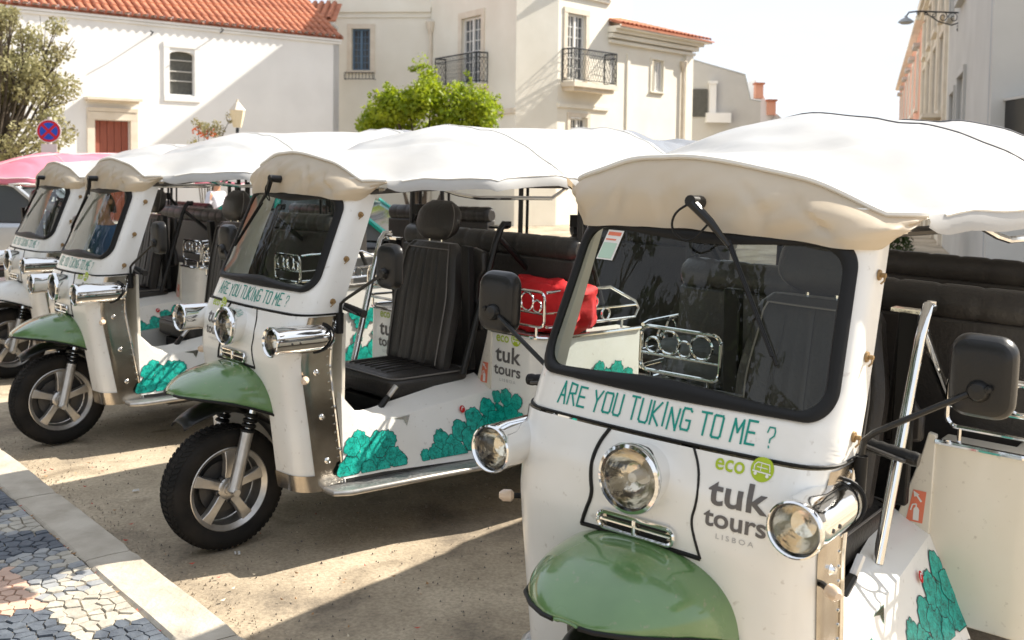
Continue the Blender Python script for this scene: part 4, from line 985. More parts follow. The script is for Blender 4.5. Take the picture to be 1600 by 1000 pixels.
        side = [(-1.30, .735, 1.13), (-1.36, .745, 1.135), (-1.75, .745, 1.135), (-1.95, .745, 1.05), (-1.98, .745, 1.01), (-1.95, .745, .965), (-1.36, .745, .965), (-1.30, .735, .965)]
        m.tube([(x, sg * y, z) for x, y, z in side], r_, 8); m.tube([(-1.30, sg * .738, 1.03), (-1.96, sg * .745, 1.03)], .006, 8)
        for u in (.44, .68): m.tube([(-1.29, sg * u, .96), (-1.29, sg * u, .90)], .007, 6)
        for x in (-1.5, -1.85): m.tube([(x, sg * .745, .965), (x, sg * .74, .90)], .007, 6)
        rl = m.build('luggage_rail', 'chrome', T)
        def ring(c, rad, ax):
            pts = []
            for k in range(24):
                a = 2 * pi * k / 24; pts.append((c[0], c[1] + rad * cos(a), c[2] + rad * sin(a)) if ax == 'x' else (c[0] + rad * cos(a), c[1], c[2] + rad * sin(a)))
            MB().tube(pts, .0055, 6, closed=True).build('ring', 'chrome', rl)
        ring((-1.29, sg * .475, 1.078), .044, 'x'); ring((-1.29, sg * .545, 1.062), .029, 'x'); ring((-1.29, sg * .61, 1.078), .044, 'x'); ring((-1.29, sg * .68, 1.06), .029, 'x')
        for x, z, rad in ((-1.55, 1.082, .044), (-1.63, 1.066, .028), (-1.47, 1.066, .028), (-1.72, 1.0, .03), (-1.55, 1.0, .03)): ring((x, sg * .745, z), rad, 'y')
        # ---- grab bar and belt
        m = MB(); m.tube([(-.905, sg * .33, .60), (-1.08, sg * .355, 1.25), (-1.106, sg * .36, 1.32), (-1.13, sg * .36, 1.352), (-1.17, sg * .36, 1.345)], .017, 10)
        m.tube([(-1.10, sg * .36, 1.28), (-1.25, sg * .36, 1.16), (-1.44, sg * .37, 1.0)], .015, 10); gb = m.build('grab_bar', 'chrome', T)
        m = MB(); m.tube([(-1.165, sg * .36, 1.345), (-1.165, sg * .36, 1.365)], .014, 8); m.box((-1.15, sg * .30, 1.33), (.05, .10, .012)); m.build('bar_clamp', 'chrome', gb)
        m = MB(); m.loft([[(-1.16 + a, sg * (.30 + b), 1.33) for a, b in ((-.02, -.03), (.02, -.03), (.02, .03), (-.02, .03))], [(-1.20 + a, sg * (.29 + b), .70) for a, b in ((-.02, -.03), (.02, -.03), (.02, .03), (-.02, .03))]]); m.build('belt_cover', 'rubber', T, bevel=.006)
        # rear flanks
        fl = [(-2.55, .72), (-3.32, .72), (-3.32, .66), (-2.55, .66)]
        m = MB(); m.prism([(x, sg * y) for x, y in fl], .34, .95); m.build('rear_flank', 'paint', T, bevel=.01)
        # rear wheels
        m = MB(); m.lathe(prof_t := [(.18, .06), (.2, .07), (.25, .074), (.27, .06), (.275, .03), (.275, -.03), (.27, -.06), (.25, -.074), (.2, -.07), (.18, -.06)], (0, 0, 0), 'y', 40); rw = m.build('rear_wheel', 'tyre', T); rw.location = (-2.3, sg * .58, R)
        m = MB(); m.lathe([(.18, sg * .05), (.15, sg * .03), (.05, sg * .045), (.0005, sg * .05)], (0, 0, 0), 'y', 30); m.build('rim', 'alu', rw)
        # roof frame posts
        for x in (-1.57, -2.47):
            m = MB(); m.tube([(x, sg * .685, .90), (x, sg * .69, 1.66)], .016, 8); m.build('roof_post', 'plastic', T)
            m = MB(); m.tube([(x - .06, sg * .685, .90), (x - .06, sg * .69, 1.66)], .010, 8); m.build('roof_post', 'plastic', T)
        m = MB(); m.tube([(-.5, sg * .45, 1.61), (-.75, sg * .58, 1.625), (-.84, sg * .60, 1.60), (-.95, sg * .61, 1.585), (-1.40, sg * .65, 1.585), (-1.5, sg * .66, 1.64)], .010, 8); m.build('roof_handle', 'chrome', T)
        m = MB(); m.tube([(-.45, sg * .40, 1.60), (-.62, sg * .54, 1.62), (-1.0, sg * .66, 1.645), (-3.3, sg * .69, 1.65)], .012, 8); m.build('roof_side_rail', 'darkmetal', T)
        m = MB(); m.tube([(-1.57, sg * .66, 1.40), (-1.60, sg * .64, 1.48), (-1.74, sg * .60, 1.30), (-1.9, sg * .56, 1.02)], [.016, .018, .014, .014], 8); m.box((-1.59, sg * .65, 1.47), (.06, .05, .06)); m.build('seat_belt', 'rubber', T)
    # ---- rear end
    m = MB(); m.box((-3.30, 0, .62), (.06, 1.31, .56)); m.build('rear_panel', 'paint', T, bevel=.01)
    m = MB(); m.box((-1.9, 0, .245), (2.6, .5, .1)); m.build('chassis', 'darkmetal', T, smooth=False)
    # ---- driver's seat
    def rbox(c, d, r, n=4, name='x', puff=0, lean=0, pleat=0, mt='leather', parent=T, taper=1.0):
        """padded block: rounded-rectangle sections stacked in z with soft ends; pleat grooves on the +x face"""
        rows = []; hx, hy, hz = d[0] / 2, d[1] / 2, d[2] / 2; K = 14
        for k in range(K + 1):
            t = k / K; ze = -hz + 2 * hz * t; e = max(0, abs(ze) - (hz - r)); ins = r - sqrt(max(0, r * r - e * e))
            wy = (hy - ins) * lerp(1, taper, t); wx = hx - ins
            row = []
            for (u, v) in rrect(2 * wx, 2 * wy, min(r, wx * .98), n): row.append([u, v, ze])
            # insert points on the front face (u = +wx) for pleats
            pts = []
            for i, p in enumerate(row):
                pts.append(p)
            rows.append([(c[0] + p[0] + lean * (ze + hz) + (puff * (1 - (p[1] / hy) ** 2) * (1 - (ze / hz) ** 2) if p[0] > 0 else 0), c[1] + p[1], c[2] + ze) for p in pts])
        return MB().loft(rows)
    m = MB(); rows = []
    K = 22
    for k in range(K + 1):                      # pleated backrest
        t = k / K; z = lerp(.69, 1.33, t); xc = lerp(-1.10, -1.205, t)
        w = .265 * (1 - .19 * sstep(.5, .97, t) - .10 * (1 - t)); th = .062
        e = 1 - max(0, (t - .90) / .10) ** 2 * .45; e2 = 1 - max(0, (.06 - t) / .06) ** 2 * .4
        w *= e * .5 + .5; th *= e * e2
        row = []
        N = 48
        for j in range(N + 1):
            y = w * (-1 + 2 * j / N); a = abs(y) / w; x = th * (1 - .45 * a ** 3) 
            if a < .70: x -= .007 * max(0, cos(pi * 12 * (y / (2 * w * .70)))) ** 6 * sstep(.02, .1, t) * (1 - sstep(.90, .97, t))
            if a > .78: x += .010 * sin(pi * min(1, (a - .78) / .22))
            row.append((xc + x, y, z))
        for j in range(9):
            a = pi * j / 8; row.append((xc - th * .2 - th * .9 * sin(a) * .9, w * cos(a) * 1.0, z))
        rows.append(row)
    seat_b = m.loft(rows).build('seat_backrest', 'leather', T)
    edge = [rows[k][4] for k in range(1, K)] + [rows[K - 1][j] for j in range(5, 44, 3)] + [rows[k][44] for k in range(K - 1, 0, -1)]
    MB().tube([(p[0] + .004, p[1], p[2]) for p in edge], .0035, 5).build('seat_piping', 'piping', seat_b)
    rows = []; K = 10
    for k in range(K + 1):
        t = k / K; z = lerp(.585, .70, t); ins = .03 * max(0, (t - .7) / .3) ** 2 + .02 * max(0, (.2 - t) / .2) ** 2
        q = rrect(.50 - 2 * ins, .54 - 2 * ins, .06, 6, -.985, 0)
        rows.append([(x, y, z + (.018 * (1 - ((x + .96) / .25) ** 2 * .6) * (1 - (y / .23) ** 2) if t > .8 else 0) - .02 * (x + .965) * 0) for x, y in q])
    m = MB(); m.loft(rows); cu = m.build('seat_cushion', 'leather', T)
    m = MB()
    cap = rows[-1]; cy_ = sum(p[1] for p in cap) / len(cap)
    for i in range(8):
        y = -.16 + .32 * i / 7; m.tube([(x, y, .7045 + .016 * (1 - ((x + .96) / .25) ** 2 * .6) * (1 - (y / .23) ** 2)) for x in np.linspace(-.78, -1.14, 8)], .004, 5)
    m.build('seat_stitching', 'leatherside', cu)
    MB().tube([(x, y, .692) for x, y in rrect(.488, .528, .06, 6, -.985, 0)], .004, 5, closed=True).build('seat_piping', 'piping', cu)
    m = MB(); rows = []
    for k in range(13):
        t = k / 12; z = lerp(1.345, 1.548, t); e = abs(2 * t - 1); sx = .055 * (1 - e ** 3.2 * .75); sy = .168 * (1 - e ** 3.0 * .5) * (1 - .1 * t)
        rows.append([(-1.195 - .04 * (t) + sx * (abs(cos(a)) ** .75) * (1 if cos(a) > 0 else -1), sy * (abs(sin(a)) ** .75) * (1 if sin(a) > 0 else -1), z) for a in np.linspace(0, 2 * pi, 33)[:-1]])
    m.loft(rows); hr = m.build('headrest', 'leather', T)
    MB().tube([(p[0] - .004, p[1] * 1.005, p[2]) for p in ([rows[k][6] for k in range(1, 12)])], .003, 5).build('seat_piping', 'piping', hr)
    MB().tube([(p[0] - .004, p[1] * 1.005, p[2]) for p in ([rows[k][26] for k in range(1, 12)])], .003, 5).build('seat_piping', 'piping', hr)
    m = MB(); m.tube([(-1.20, .05, 1.30), (-1.2, .05, 1.36)], .007, 6); m.tube([(-1.20, -.05, 1.30), (-1.2, -.05, 1.36)], .007, 6); m.build('headrest_stem', 'chrome', hr)
    m = MB(); m.box((-.96, 0, .52), (.40, .36, .10)); m.box((-.96, 0, .42), (.5, .30, .16)); m.build('seat_base', 'rubber', T, bevel=.01)
    for sg in (1, -1): MB().lathe([(.0005, sg * .03), (.018, sg * .028), (.02, 0)], (-1.15, sg * .23, .675), 'y', 14).build('recliner_knob', 'rubber', T)
    m = MB(); m.tube([(-.60, .31, .55), (-.66, .34, .64)], [.020, .014], 8); m.tube([(-.66, .34, .64), (-.70, .345, .685)], .013, 8, mi=1); m.build('hand_brake', ['plastic', 'alu'], T)
    # white seat-side moulding behind the seat
    m = MB(); m.loft([[(-1.235, y, z) for y, z in ((.24, 1.32), (.33, 1.30), (.345, 1.20), (.30, 1.16), (.29, 1.05), (.34, .98), (.34, .90), (.22, .88))], [(-1.275, y, z) for y, z in ((.24, 1.32), (.33, 1.30), (.345, 1.20), (.30, 1.16), (.29, 1.05), (.34, .98), (.34, .90), (.22, .88))]]); m.build('seat_moulding', 'leatherside', T, bevel=.012)
    # ---- passenger benches: backrest, pleated top roll, seat
    for nm, x, d in (('front', -1.56, -1), ('rear', -2.95, 1)):
        hw = .70 if d < 0 else .66
        m = MB(); rows = []
        for yy in np.linspace(-hw, hw, 9):
            rows.append([(x + a, yy, z) for a, z in ((.05, .56), (.055, .9), (.045, 1.27), (-.03, 1.29), (-.05, .9), (-.05, .56))])
        m.loft(rows); bk = m.build('bench_backrest', 'leather', T, bevel=.008)
        m = MB(); pts = []; rr_ = []; NP = 10
        for k in range(NP * 8 + 1):
            yy = lerp(-hw - .004, hw + .004, k / (NP * 8)); ph = (k % 8) / 8
            rad = .060 - .0045 * (abs(cos(pi * ph)) ** 26); e = min(1, (hw + .006 - abs(yy)) / .03); rr_.append(rad * (.55 + .45 * sqrt(max(0, min(1, e))))); pts.append((x, yy, 1.322))
        rings = [[(px + rd * cos(a) * .92, py, pz + rd * sin(a) * 1.08) for a in np.linspace(0, 2 * pi, 19)[:-1]] for (px, py, pz), rd in zip(pts, rr_)]
        m.loft(rings); m.build('bench_roll', 'leather', T)
        c = x + d * .27
        m = MB(); m.box((c, 0, .60), (.42, 1.10 if d < 0 else 1.28, .12)); m.build('bench_seat', 'leather', T, bevel=.03)
        m = MB(); m.box((c, 0, .44), (.40, 1.10 if d < 0 else 1.28, .20)); m.build('bench_base', 'paint', T, bevel=.01)
    # ---- canopy
    NU, NV = 90, 44
    rows = [[canopy_pt(u, v) for v in np.linspace(-1, 1, NV + 1)] for u in np.linspace(0, 1, NU + 1)]
    m = MB(); m.grid(rows)
    for j, sg in ((0, -1), (NV, 1)):
        e = [rows[i][j] for i in range(NU + 1)]
        lo = [(p[0], p[1] + sg * .008 + .004 * sin(p[0] * 17), p[2] - lerp(.025, .055, sstep(-.46, -.56, p[0])) - .006 * noise.noise(Vector((p[0] * 5, 3, 0)))) for p in e]
        m.grid([e, [((a[0] + b[0]) / 2, b[1] + sg * .003, (a[2] + b[2]) / 2) for a, b in zip(e, lo)], lo])
    e = rows[-1]; m.grid([e, [(p[0] - .012, p[1], p[2] - .07) for p in e]])
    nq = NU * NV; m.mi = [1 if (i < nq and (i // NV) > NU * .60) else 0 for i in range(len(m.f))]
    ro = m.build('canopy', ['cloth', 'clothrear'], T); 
    MB().tube([(p[0] + .004, p[1], p[2] + .002) for p in rows[0]], .0075, 6).build('canopy_hem', 'hem', ro)
    for vi in (-1, 1):
        MB().tube([(p[0], p[1] + vi * .003, p[2] - .004) for p in [canopy_pt(u, vi) for u in np.linspace(0.02, 1, 70)]], .0045, 5).build('canopy_piping', 'hem', ro)
    for ui in (0.285, .60):
        MB().tube([(p[0], p[1], p[2] + .0015) for p in [canopy_pt(ui, v) for v in np.linspace(-1, 1, 40)]], .0035, 5).build('canopy_seam', 'seam', ro)
    rows2 = []; KF = 14
    for k in range(KF + 1):
        q = k / KF; row = []
        for v in np.linspace(-1, 1, 97):
            fx, fy = fplan(v); zt = farch(fy) - .003; a = abs(v); sg = 1 if v > 0 else -1
            zb = 1.581 - .016 * (v / .8) ** 2 + .080 * sstep(.86, 1.0, a) + .005 * noise.noise(Vector((v * 5, 8, 0)))
            sb = v * (.50 + .045 * sstep(.7, 1, a)); bx, by, bz = cab(sb, zb, .016 + .008 * noise.noise(Vector((v * 4.2, 2, 5))))
            wv = v * 3.4 + .5 * q
            fold = .016 * noise.noise(Vector((wv, q * 1.2, 7))) + .010 * noise.noise(Vector((v * 8 + q * 3, q * 2.0, 9))) - .010 * max(0, 1 - 7 * abs(noise.noise(Vector((v * 2.6 - q * .8, q * .7 + v, 12)))))
            bul = (.030 + fold * 1.3) * sin(pi * q) + (.010 * sin(pi * min(1, q * 1.6)))
            th_ = max(0, (a - .6) / .4) * pi / 2.2; nx, ny = cos(th_), sg * sin(th_)
            row.append((lerp(fx, bx, q) + bul * nx, lerp(fy, by, q) + bul * ny, lerp(zt, bz, q)))
        rows2.append(row)
    m = MB(); m.grid(rows2); fl = m.build('canopy_front_flap', 'flap', T)
    # loose corner ties on the far corner
    m = MB(); a = Vector(rows2[3][3]); m.loft([[a, a + Vector((0, .02, -.012)), a + Vector((0, 0, -.02))], [a + Vector((-.02, -.05, .03)), a + Vector((-.02, -.045, .0)), a + Vector((-.025, -.05, .01))]]); m.build('canopy_tie', 'flap', fl)
    return T
def chaik(P, n=2):
    P = [Vector(p) for p in P]
    for _ in range(n):
        Q = [P[0]]
        for a, c in zip(P, P[1:]): Q += [a.lerp(c, .25), a.lerp(c, .75)]
        P = Q + [P[-1]]
    return P
def wiper(T, P, boot=True):
    """P: list of (s, z) from pivot to blade tip, lying just off the windscreen"""
    q = [Vector(cab(s_, z, o)) for s_, z, o in P]
    m = MB(); m.tube([q[0] + Vector((-.03, 0, 0)), q[0] + Vector((.028, 0, 0.004))], [.018, .016], 12); wp = m.build('wiper', 'plastic', T)
    m = MB(); m.tube([q[0] + Vector((.02, 0, 0)), lerp(q[0], q[1], .45), q[1]], [.014, .0115, .006], 8); m.build('wiper_arm', 'plastic', wp)
    m = MB(); m.tube([q[1], lerp(q[1], q[2], .5), q[2]], .004, 6)
    d = (q[2] - q[1]) * 1.0; a = q[1] + d * -.05; m.tube([a + Vector((-.008, 0, 0)), q[2] + Vector((-.008, 0, 0)) + d * .08], [.007, .005], 6); m.build('wiper_blade', 'rubber', wp)
    m = MB(); m.tube(chaik([q[0] + Vector((.0, -.01, .0)), q[0] + Vector((.02, -.05, -.03)), q[0] + Vector((.012, -.06, -.08)), q[0] + Vector((.02, 0, -.11)), lerp(q[0], q[1], .45)], 3), .0032, 6); m.build('wiper_hose', 'rubber', wp)

PROTO = build_tuk()
POSE = {  # x, y, heading, z, roll, pitch
    'A': (.2657, 2.4796, -2.22529, -.0085, -.03348, -.00943), 'B': (-1.2947, 4.5785, -2.38776, .0232, -.01046, -.01077),
    'C': (-2.7861, 6.2868, -2.43100, -.0146, .01621, .02076), 'D': (-4.0412, 8.2161, -2.40826, -.0345, 0, 0), 'E': (-6.2, 10.6, -2.42, -.10, 0, 0)}
LABEL = {'A': 'nearest white tuk tuk with a sticker in its windscreen, cut by the right edge',
         'B': 'white tuk tuk with black driver seat in full view and red bundle on board',
         'C': 'white tuk tuk with a green fender, left of the one carrying the red bundle',
         'D': 'white tuk tuk with a plain cream fender at the left edge',
         'E': 'tuk tuk under a pink canopy at the far end of the row'}
TUK = {}
for k in 'ABCDE':
    t = PROTO if k == 'A' else copy_tree(PROTO)
    x, y, h, z, ro_, pi_ = POSE[k]
    t.location = (x, y, z); t.rotation_euler = (ro_, pi_, h)
    tag(t, LABEL[k], 'tuk tuk', 'tuk tuks parked in a row along the kerb')
    TUK[k] = t
def part(t, name): return [c for c in kids(t) if c.name.split('.')[0] == name]
for k, t in TUK.items():
    dz = POSE[k][3]
    for w in part(t, 'front_wheel') + part(t, 'rear_wheel'): w.location.z = .279 - dz - (POSE[k][5] * 0) 
def drop(o):
    for c in kids(o): drop(c)
    bpy.data.objects.remove(o)
for k, t in TUK.items():
    near, far = part(t, 'grab_bar')
    if k != 'B': drop(far)
    if k != 'A':
        near.location = (-.22, 0, .09)
        for o in [near] + kids(near): setmat(o, 'plastic')
# differences between the vehicles
lowfn = lambda u, v, o=0: low(u, v, o)
boxfn = lambda sg: (lambda u, v, o=0: (-1.28 + o + .001, sg * u if sg > 0 else -u, v))
firm_logo(TUK['A'], lowfn, .172, .902, .158)
firm_logo(TUK['B'], lowfn, -.315, .912, .158)
firm_logo(TUK['C'], lowfn, .172, .912, .158)
firm_logo(TUK['B'], boxfn(1), .395, .69, .20)
firm_logo(TUK['B'], lambda u, v, o=0: (-1.28 + o + .001, u, v), -.60, .69, .20)
firm_logo(TUK['C'], boxfn(1), .395, .69, .20)
def box_art(t, sg):
    m = MB(); bush_art(m, lambda u, v, o=0: (-1.28 + .001 + o, sg * u, v), [(.42, .40, .05), (.50, .43, .06), (.58, .40, .05), (.44, .49, .05), (.53, .52, .055), (.60, .49, .035), (.42, .57, .035), (.49, .58, .045), (.57, .57, .04), (.40, .45, .03)], .345); m.build('foliage_print', ['art', 'artline'], t, smooth=False)
    m = MB(); rs = [(.05, .40, .05), (.12, .44, .06), (.2, .41, .06), (.28, .47, .06), (.36, .42, .07), (.44, .48, .06), (.52, .42, .06), (.58, .50, .05), (.3, .55, .04), (.46, .57, .045), (.14, .53, .04), (.56, .59, .035), (.34, .66, .06), (.42, .70, .05), (.28, .72, .04), (.5, .66, .05)]
    bush_art(m, lambda u, v, o=0: (-1.40 - u, sg * (.7455 + o), v), rs, .345); m.build('foliage_print', ['art', 'artline'], t, smooth=False)
box_art(TUK['B'], 1); box_art(TUK['B'], -1); box_art(TUK['C'], 1)
wiper(TUK['A'], [(-.014, 1.655, .075), (.097, 1.55, .045), (.26, 1.30, .02)])
for k in 'BCDE': wiper(TUK[k], [(-.07, 1.645, .075), (-.19, 1.52, .035), (-.31, 1.33, .02)])
# sticker in the nearest windscreen
def scr(u, v, o=0): return cab(u, v, .004 + o)
m = MB(); m.add([scr(*p) for p in ((-.318, 1.478), (-.262, 1.478), (-.248, 1.560), (-.302, 1.560))], [(0, 1, 2, 3)]); st = m.build('windscreen_sticker', 'whiteprint', TUK['A'], smooth=False)
m = MB(); m.add([scr(*p, .001) for p in ((-.314, 1.482), (-.268, 1.482), (-.260, 1.525), (-.306, 1.525))], [(0, 1, 2, 3)]); m.build('sticker_field', mat('pale green print', (.45, .62, .50), .5), st, smooth=False)
m = MB(); m.add([scr(*p, .001) for p in ((-.300, 1.545), (-.256, 1.545), (-.254, 1.555), (-.298, 1.555))], [(0, 1, 2, 3)]); m.add([scr(*p, .001) for p in ((-.303, 1.532), (-.268, 1.532), (-.267, 1.536), (-.302, 1.536))], [(0, 1, 2, 3)]); m.build('sticker_heading', 'salmon', st, smooth=False)
for k in 'BCDE':
    for c in part(TUK[k], 'canopy'):
        for q in kids(c):
            if q.name.startswith('canopy_seam'): setmat(q, 'hem')
# plain cream fender and pink canopy
for f in part(TUK['D'], 'front_fender') + part(TUK['E'], 'front_fender'): setmat(f, 'paint'); f['label'] = 'plain cream front fender'
for f in part(TUK['E'], 'canopy'): setmat(f, 'pink'); f['label'] = 'pink canopy'
for f in part(TUK['E'], 'canopy_front_flap'): setmat(f, 'pink')
for nm in ('side_box', 'bevel_panel'):
    for f in part(TUK['A'], nm): setmat(f, 'cream')
m = MB(); m.grid([[tuple(Vector(canopy_pt(u, v)) + Vector((0, 0, .004))) for u in np.linspace(.12, 1, 40)] for v in np.linspace(.10, .26, 6)]); m.build('canopy_stripe', 'pinkpale', TUK['E'])
m = MB(); m.tube([(p[0], p[1] + .012, p[2] - .066) for p in [canopy_pt(u, 1) for u in np.linspace(.08, 1, 40)]], .010, 6); m.build('canopy_border', 'hem', TUK['E'])

# ------------------------------------------------------------------ vegetation
def leaf_faces(clumps, n, size, squash=1.0, seed=1, droop=0.0):
    g = np.random.default_rng(seed); C_ = np.array([c[:3] for c in clumps]); Rr = np.array([c[3] for c in clumps]); w = Rr ** 2; w /= w.sum()
    idx = g.choice(len(clumps), n, p=w); d = g.normal(size=(n, 3)); d /= np.linalg.norm(d, axis=1)[:, None]
    rad = Rr[idx] * g.uniform(.25, 1.08, n) ** .55; P = C_[idx] + d * rad[:, None] * np.array([1, 1, squash])
    a = g.normal(size=(n, 3)); a /= np.linalg.norm(a, axis=1)[:, None]; b = np.cross(a, d + g.normal(size=(n, 3)) * .5); b /= np.linalg.norm(b, axis=1)[:, None] + 1e-9
    s = size * g.uniform(.55, 1.3, n)[:, None]; a[:, 2] -= droop
    V = np.stack([P - a * s * .5, P + b * s * .28 + a * s * .05, P + a * s * .5, P - b * s * .28 + a * s * .05], 1).reshape(-1, 3)
    return V
def leaves(name, clumps, n, size, m_, parent, **k):
    V = leaf_faces(clumps, n, size, **k); me = bpy.data.meshes.new(name); F = np.arange(n * 4).reshape(-1, 4)
    me.from_pydata(V.tolist(), [], F.tolist()); me.materials.append(MT[m_]); o = bpy.data.objects.new(name, me); COL.objects.link(o); o.parent = parent; return o
def tree(name, label, cat, base, height, spread, clump_n, leaf_n, leaf, m_, seed, trunk_r=.12, crown0=.45, clump_r=(.25, .5), group=None, squash=.8, lean=(0, 0), droop=0):
    t = empty(name, base); tag(t, label, cat, group); g = random.Random(seed); cl = []; m = MB()
    fork = Vector((lean[0] * .3, lean[1] * .3, height * crown0)); m.tube([(0, 0, -.05), (fork.x * .4 + .03, fork.y * .4, fork.z * .5), fork], [trunk_r * 1.25, trunk_r, trunk_r * .8], 9)
    for k in range(clump_n):
        a = g.uniform(0, 2 * pi); q = spread * sqrt(g.random()); zz = lerp(height * (crown0 + .05), height, g.random() ** .8); sh = sqrt(max(.08, 1 - ((zz / height - (crown0 + .35)) / (.75 - crown0 * .3)) ** 2))
        c = Vector((q * cos(a) * sh + lean[0] * zz / height, q * sin(a) * sh + lean[1] * zz / height, zz)); rr_ = g.uniform(*clump_r); cl.append((c.x, c.y, c.z, rr_))
        mid = lerp(fork, c, .5) + Vector((g.uniform(-.12, .12), g.uniform(-.12, .12), g.uniform(-.1, .12))) * height * .2
        m.tube([fork, mid, c], [trunk_r * .5, trunk_r * .28, trunk_r * .08], 6)
        for b in range(3):
            e = c + Vector((g.uniform(-1, 1), g.uniform(-1, 1), g.uniform(-.5, 1))) * rr_; m.tube([lerp(mid, c, .6), e], [trunk_r * .14, trunk_r * .04], 4)
    m.build('trunk', 'bark', t); leaves('crown', cl, leaf_n, leaf, m_, t, seed=seed, squash=squash, droop=droop)
    return t
t = empty('lime_shrub', (-2.1, 24.2, 0)); tag(t, 'bright yellow green leafy shrub in front of the cream villa', 'shrub')
cl = []; g = random.Random(4)
for k in range(64):
    x = g.uniform(-1.35, 1.6); top = 2.75 + .85 * (1 - ((x - .35) / 1.75) ** 2); z = g.uniform(2.2, top - .1) if k % 2 else top - g.uniform(.12, .3); cl.append((x, g.uniform(-.7, .7), z, g.uniform(.26, .42)))
cl += [(.12, 0, 3.75, .28), (.05, 0, 4.02, .18), (.2, .1, 3.5, .34), (-1.2, 0, 3.0, .3), (1.25, 0, 3.35, .28), (.75, .1, 3.55, .28), (.0, 0, 4.14, .12), (-.75, 0, 3.45, .2)]
leaves('foliage', cl, 13500, .13, 'leaflime', t, seed=5, squash=.9)
leaves('foliage', [(c[0] + g.uniform(-.1, .1), c[1] - .1, c[2] + c[3] * .75, .2) for c in cl[::2]], 2200, .075, 'leaflime', t, seed=15)
sh = MB(); tips = []
for k in range(26):
    c = cl[g.randrange(len(cl))]; a = g.uniform(.2, pi - .2); L = g.uniform(.35, .75); e = (c[0] + cos(a) * L, c[1] - .2, min(c[2], 3.6) + sin(a) * L * .9)
    sh.tube([c[:3], tuple(lerp(c[q], e[q], .6) for q in range(3)), e], [.012, .008, .003], 4); tips += [(*[lerp(c[q], e[q], f) for q in range(3)], .07) for f in (.55, .75, .95)]
sh.build('shoot', 'bark', t); leaves('shoot_foliage', tips, 1500, .085, 'leaflime', t, seed=23)
m = MB()
for k in range(9):
    c = cl[k * 5]; m.tube([(g.uniform(-.15, .15), g.uniform(-.1, .1), 0), (c[0] * .4, c[1] * .4, c[2] * .5), c[:3]], [.06, .04, .012], 6)
m.build('stem', 'bark', t)
ol = tree('olive_tree', 'grey green tree with a twisted trunk in front of the white building', 'tree', (-9.45, 18.6, 0), 4.3, 1.4, 95, 22000, .085, 'leafolive', 21, trunk_r=.10, crown0=.33, clump_r=(.14, .42), squash=.8)
# orange flowering plant by the lantern
t = empty('flowering_plant', (-6.55, 22.0, 0)); tag(t, 'thin plant with orange flowers beside the lantern', 'plant')
m = MB(); tips = []
for k in range(9):
    x = g.uniform(-.35, .35); e = (x, g.uniform(-.15, .15), g.uniform(2.2, 2.62)); m.tube([(0, 0, 0), (x * .5, 0, 1.3), e], [.015, .012, .005], 5); tips.append(e)
m.tube([(0, 0, 1.5), (.35, 0, 2.4), (.50, 0, 2.75)], [.012, .01, .005], 5); tips.append((.5, 0, 2.75))
m.build('stem', 'bark', t); leaves('foliage', [(*e, .14) for e in tips], 420, .08, 'leafolive', t, seed=3); leaves('flower', [(e[0], e[1] - .05, e[2] - .12, .11) for e in tips[:7]], 160, .075, 'flower', t, seed=8)
# lantern on a post
t = empty('lantern', (-5.89, 22.0, 0)); tag(t, 'pale glass lantern on a post in front of the white wall', 'lantern')
m = MB(); m.tube([(0, 0, 0), (0, 0, 2.55)], [.05, .035], 8); m.build('post', 'iron', t)
m = MB(); rows = [[(rr_ * cos(a), rr_ * sin(a), z) for a in np.linspace(pi / 6, 2 * pi + pi / 6, 7)[:-1]] for rr_, z in ((.09, 2.56), (.155, 2.85), (.165, 2.92))]; m.loft(rows); m.build('lamp_glass', 'lampglass', t, smooth=False)
m = MB(); m.loft([[(rr_ * cos(a), rr_ * sin(a), z) for a in np.linspace(pi / 6, 2 * pi + pi / 6, 7)[:-1]] for rr_, z in ((.18, 2.92), (.07, 3.06), (.03, 3.10), (.02, 3.16))]); m.build('lamp_cap', 'stonetrim', t, smooth=False)
# trees behind the photographer's left, seen in the windscreens
for k, (x, y, h_) in enumerate(((-7.2, -1.8, 7.5), (-10.5, 1.0, 8.5), (-8.0, -6.0, 8.0), (-3.5, -7.0, 7.0))):
    tree('street_tree', ('smallest leafy tree on the pavement, left of the viewer', 'tallest leafy tree on the far side of the pavement', 'leafy tree well behind the viewer on the left', 'leafy tree straight behind the viewer')[k], 'tree', (x, y, 0), h_, 2.2, 26, 5200, .24, 'leafdark', 40 + k, trunk_r=.2, crown0=.35, clump_r=(.5, .9), group='street trees behind the viewer')
for k, (x, y, h_) in enumerate(((-8.4, 4.6, 6.5), (-9.8, 7.6, 7.0), (-12.5, 10.0, 8.0))):  # unseen low trees added to darken the sky reflections in the windscreens
    tree('street_tree', ('added low tree left of the kerb, out of view, darkens windscreen reflections', 'added tree left of the white tuk tuks, out of view, darkens their windscreens', 'added big tree beyond the left edge, out of view, darkens windscreen reflections')[k], 'tree', (x, y, 0), h_, 2.2, 30, 5600, .26, 'leafdark', 70 + k, trunk_r=.2, crown0=.16, clump_r=(.55, .95), group='added trees darkening the windscreen reflections')
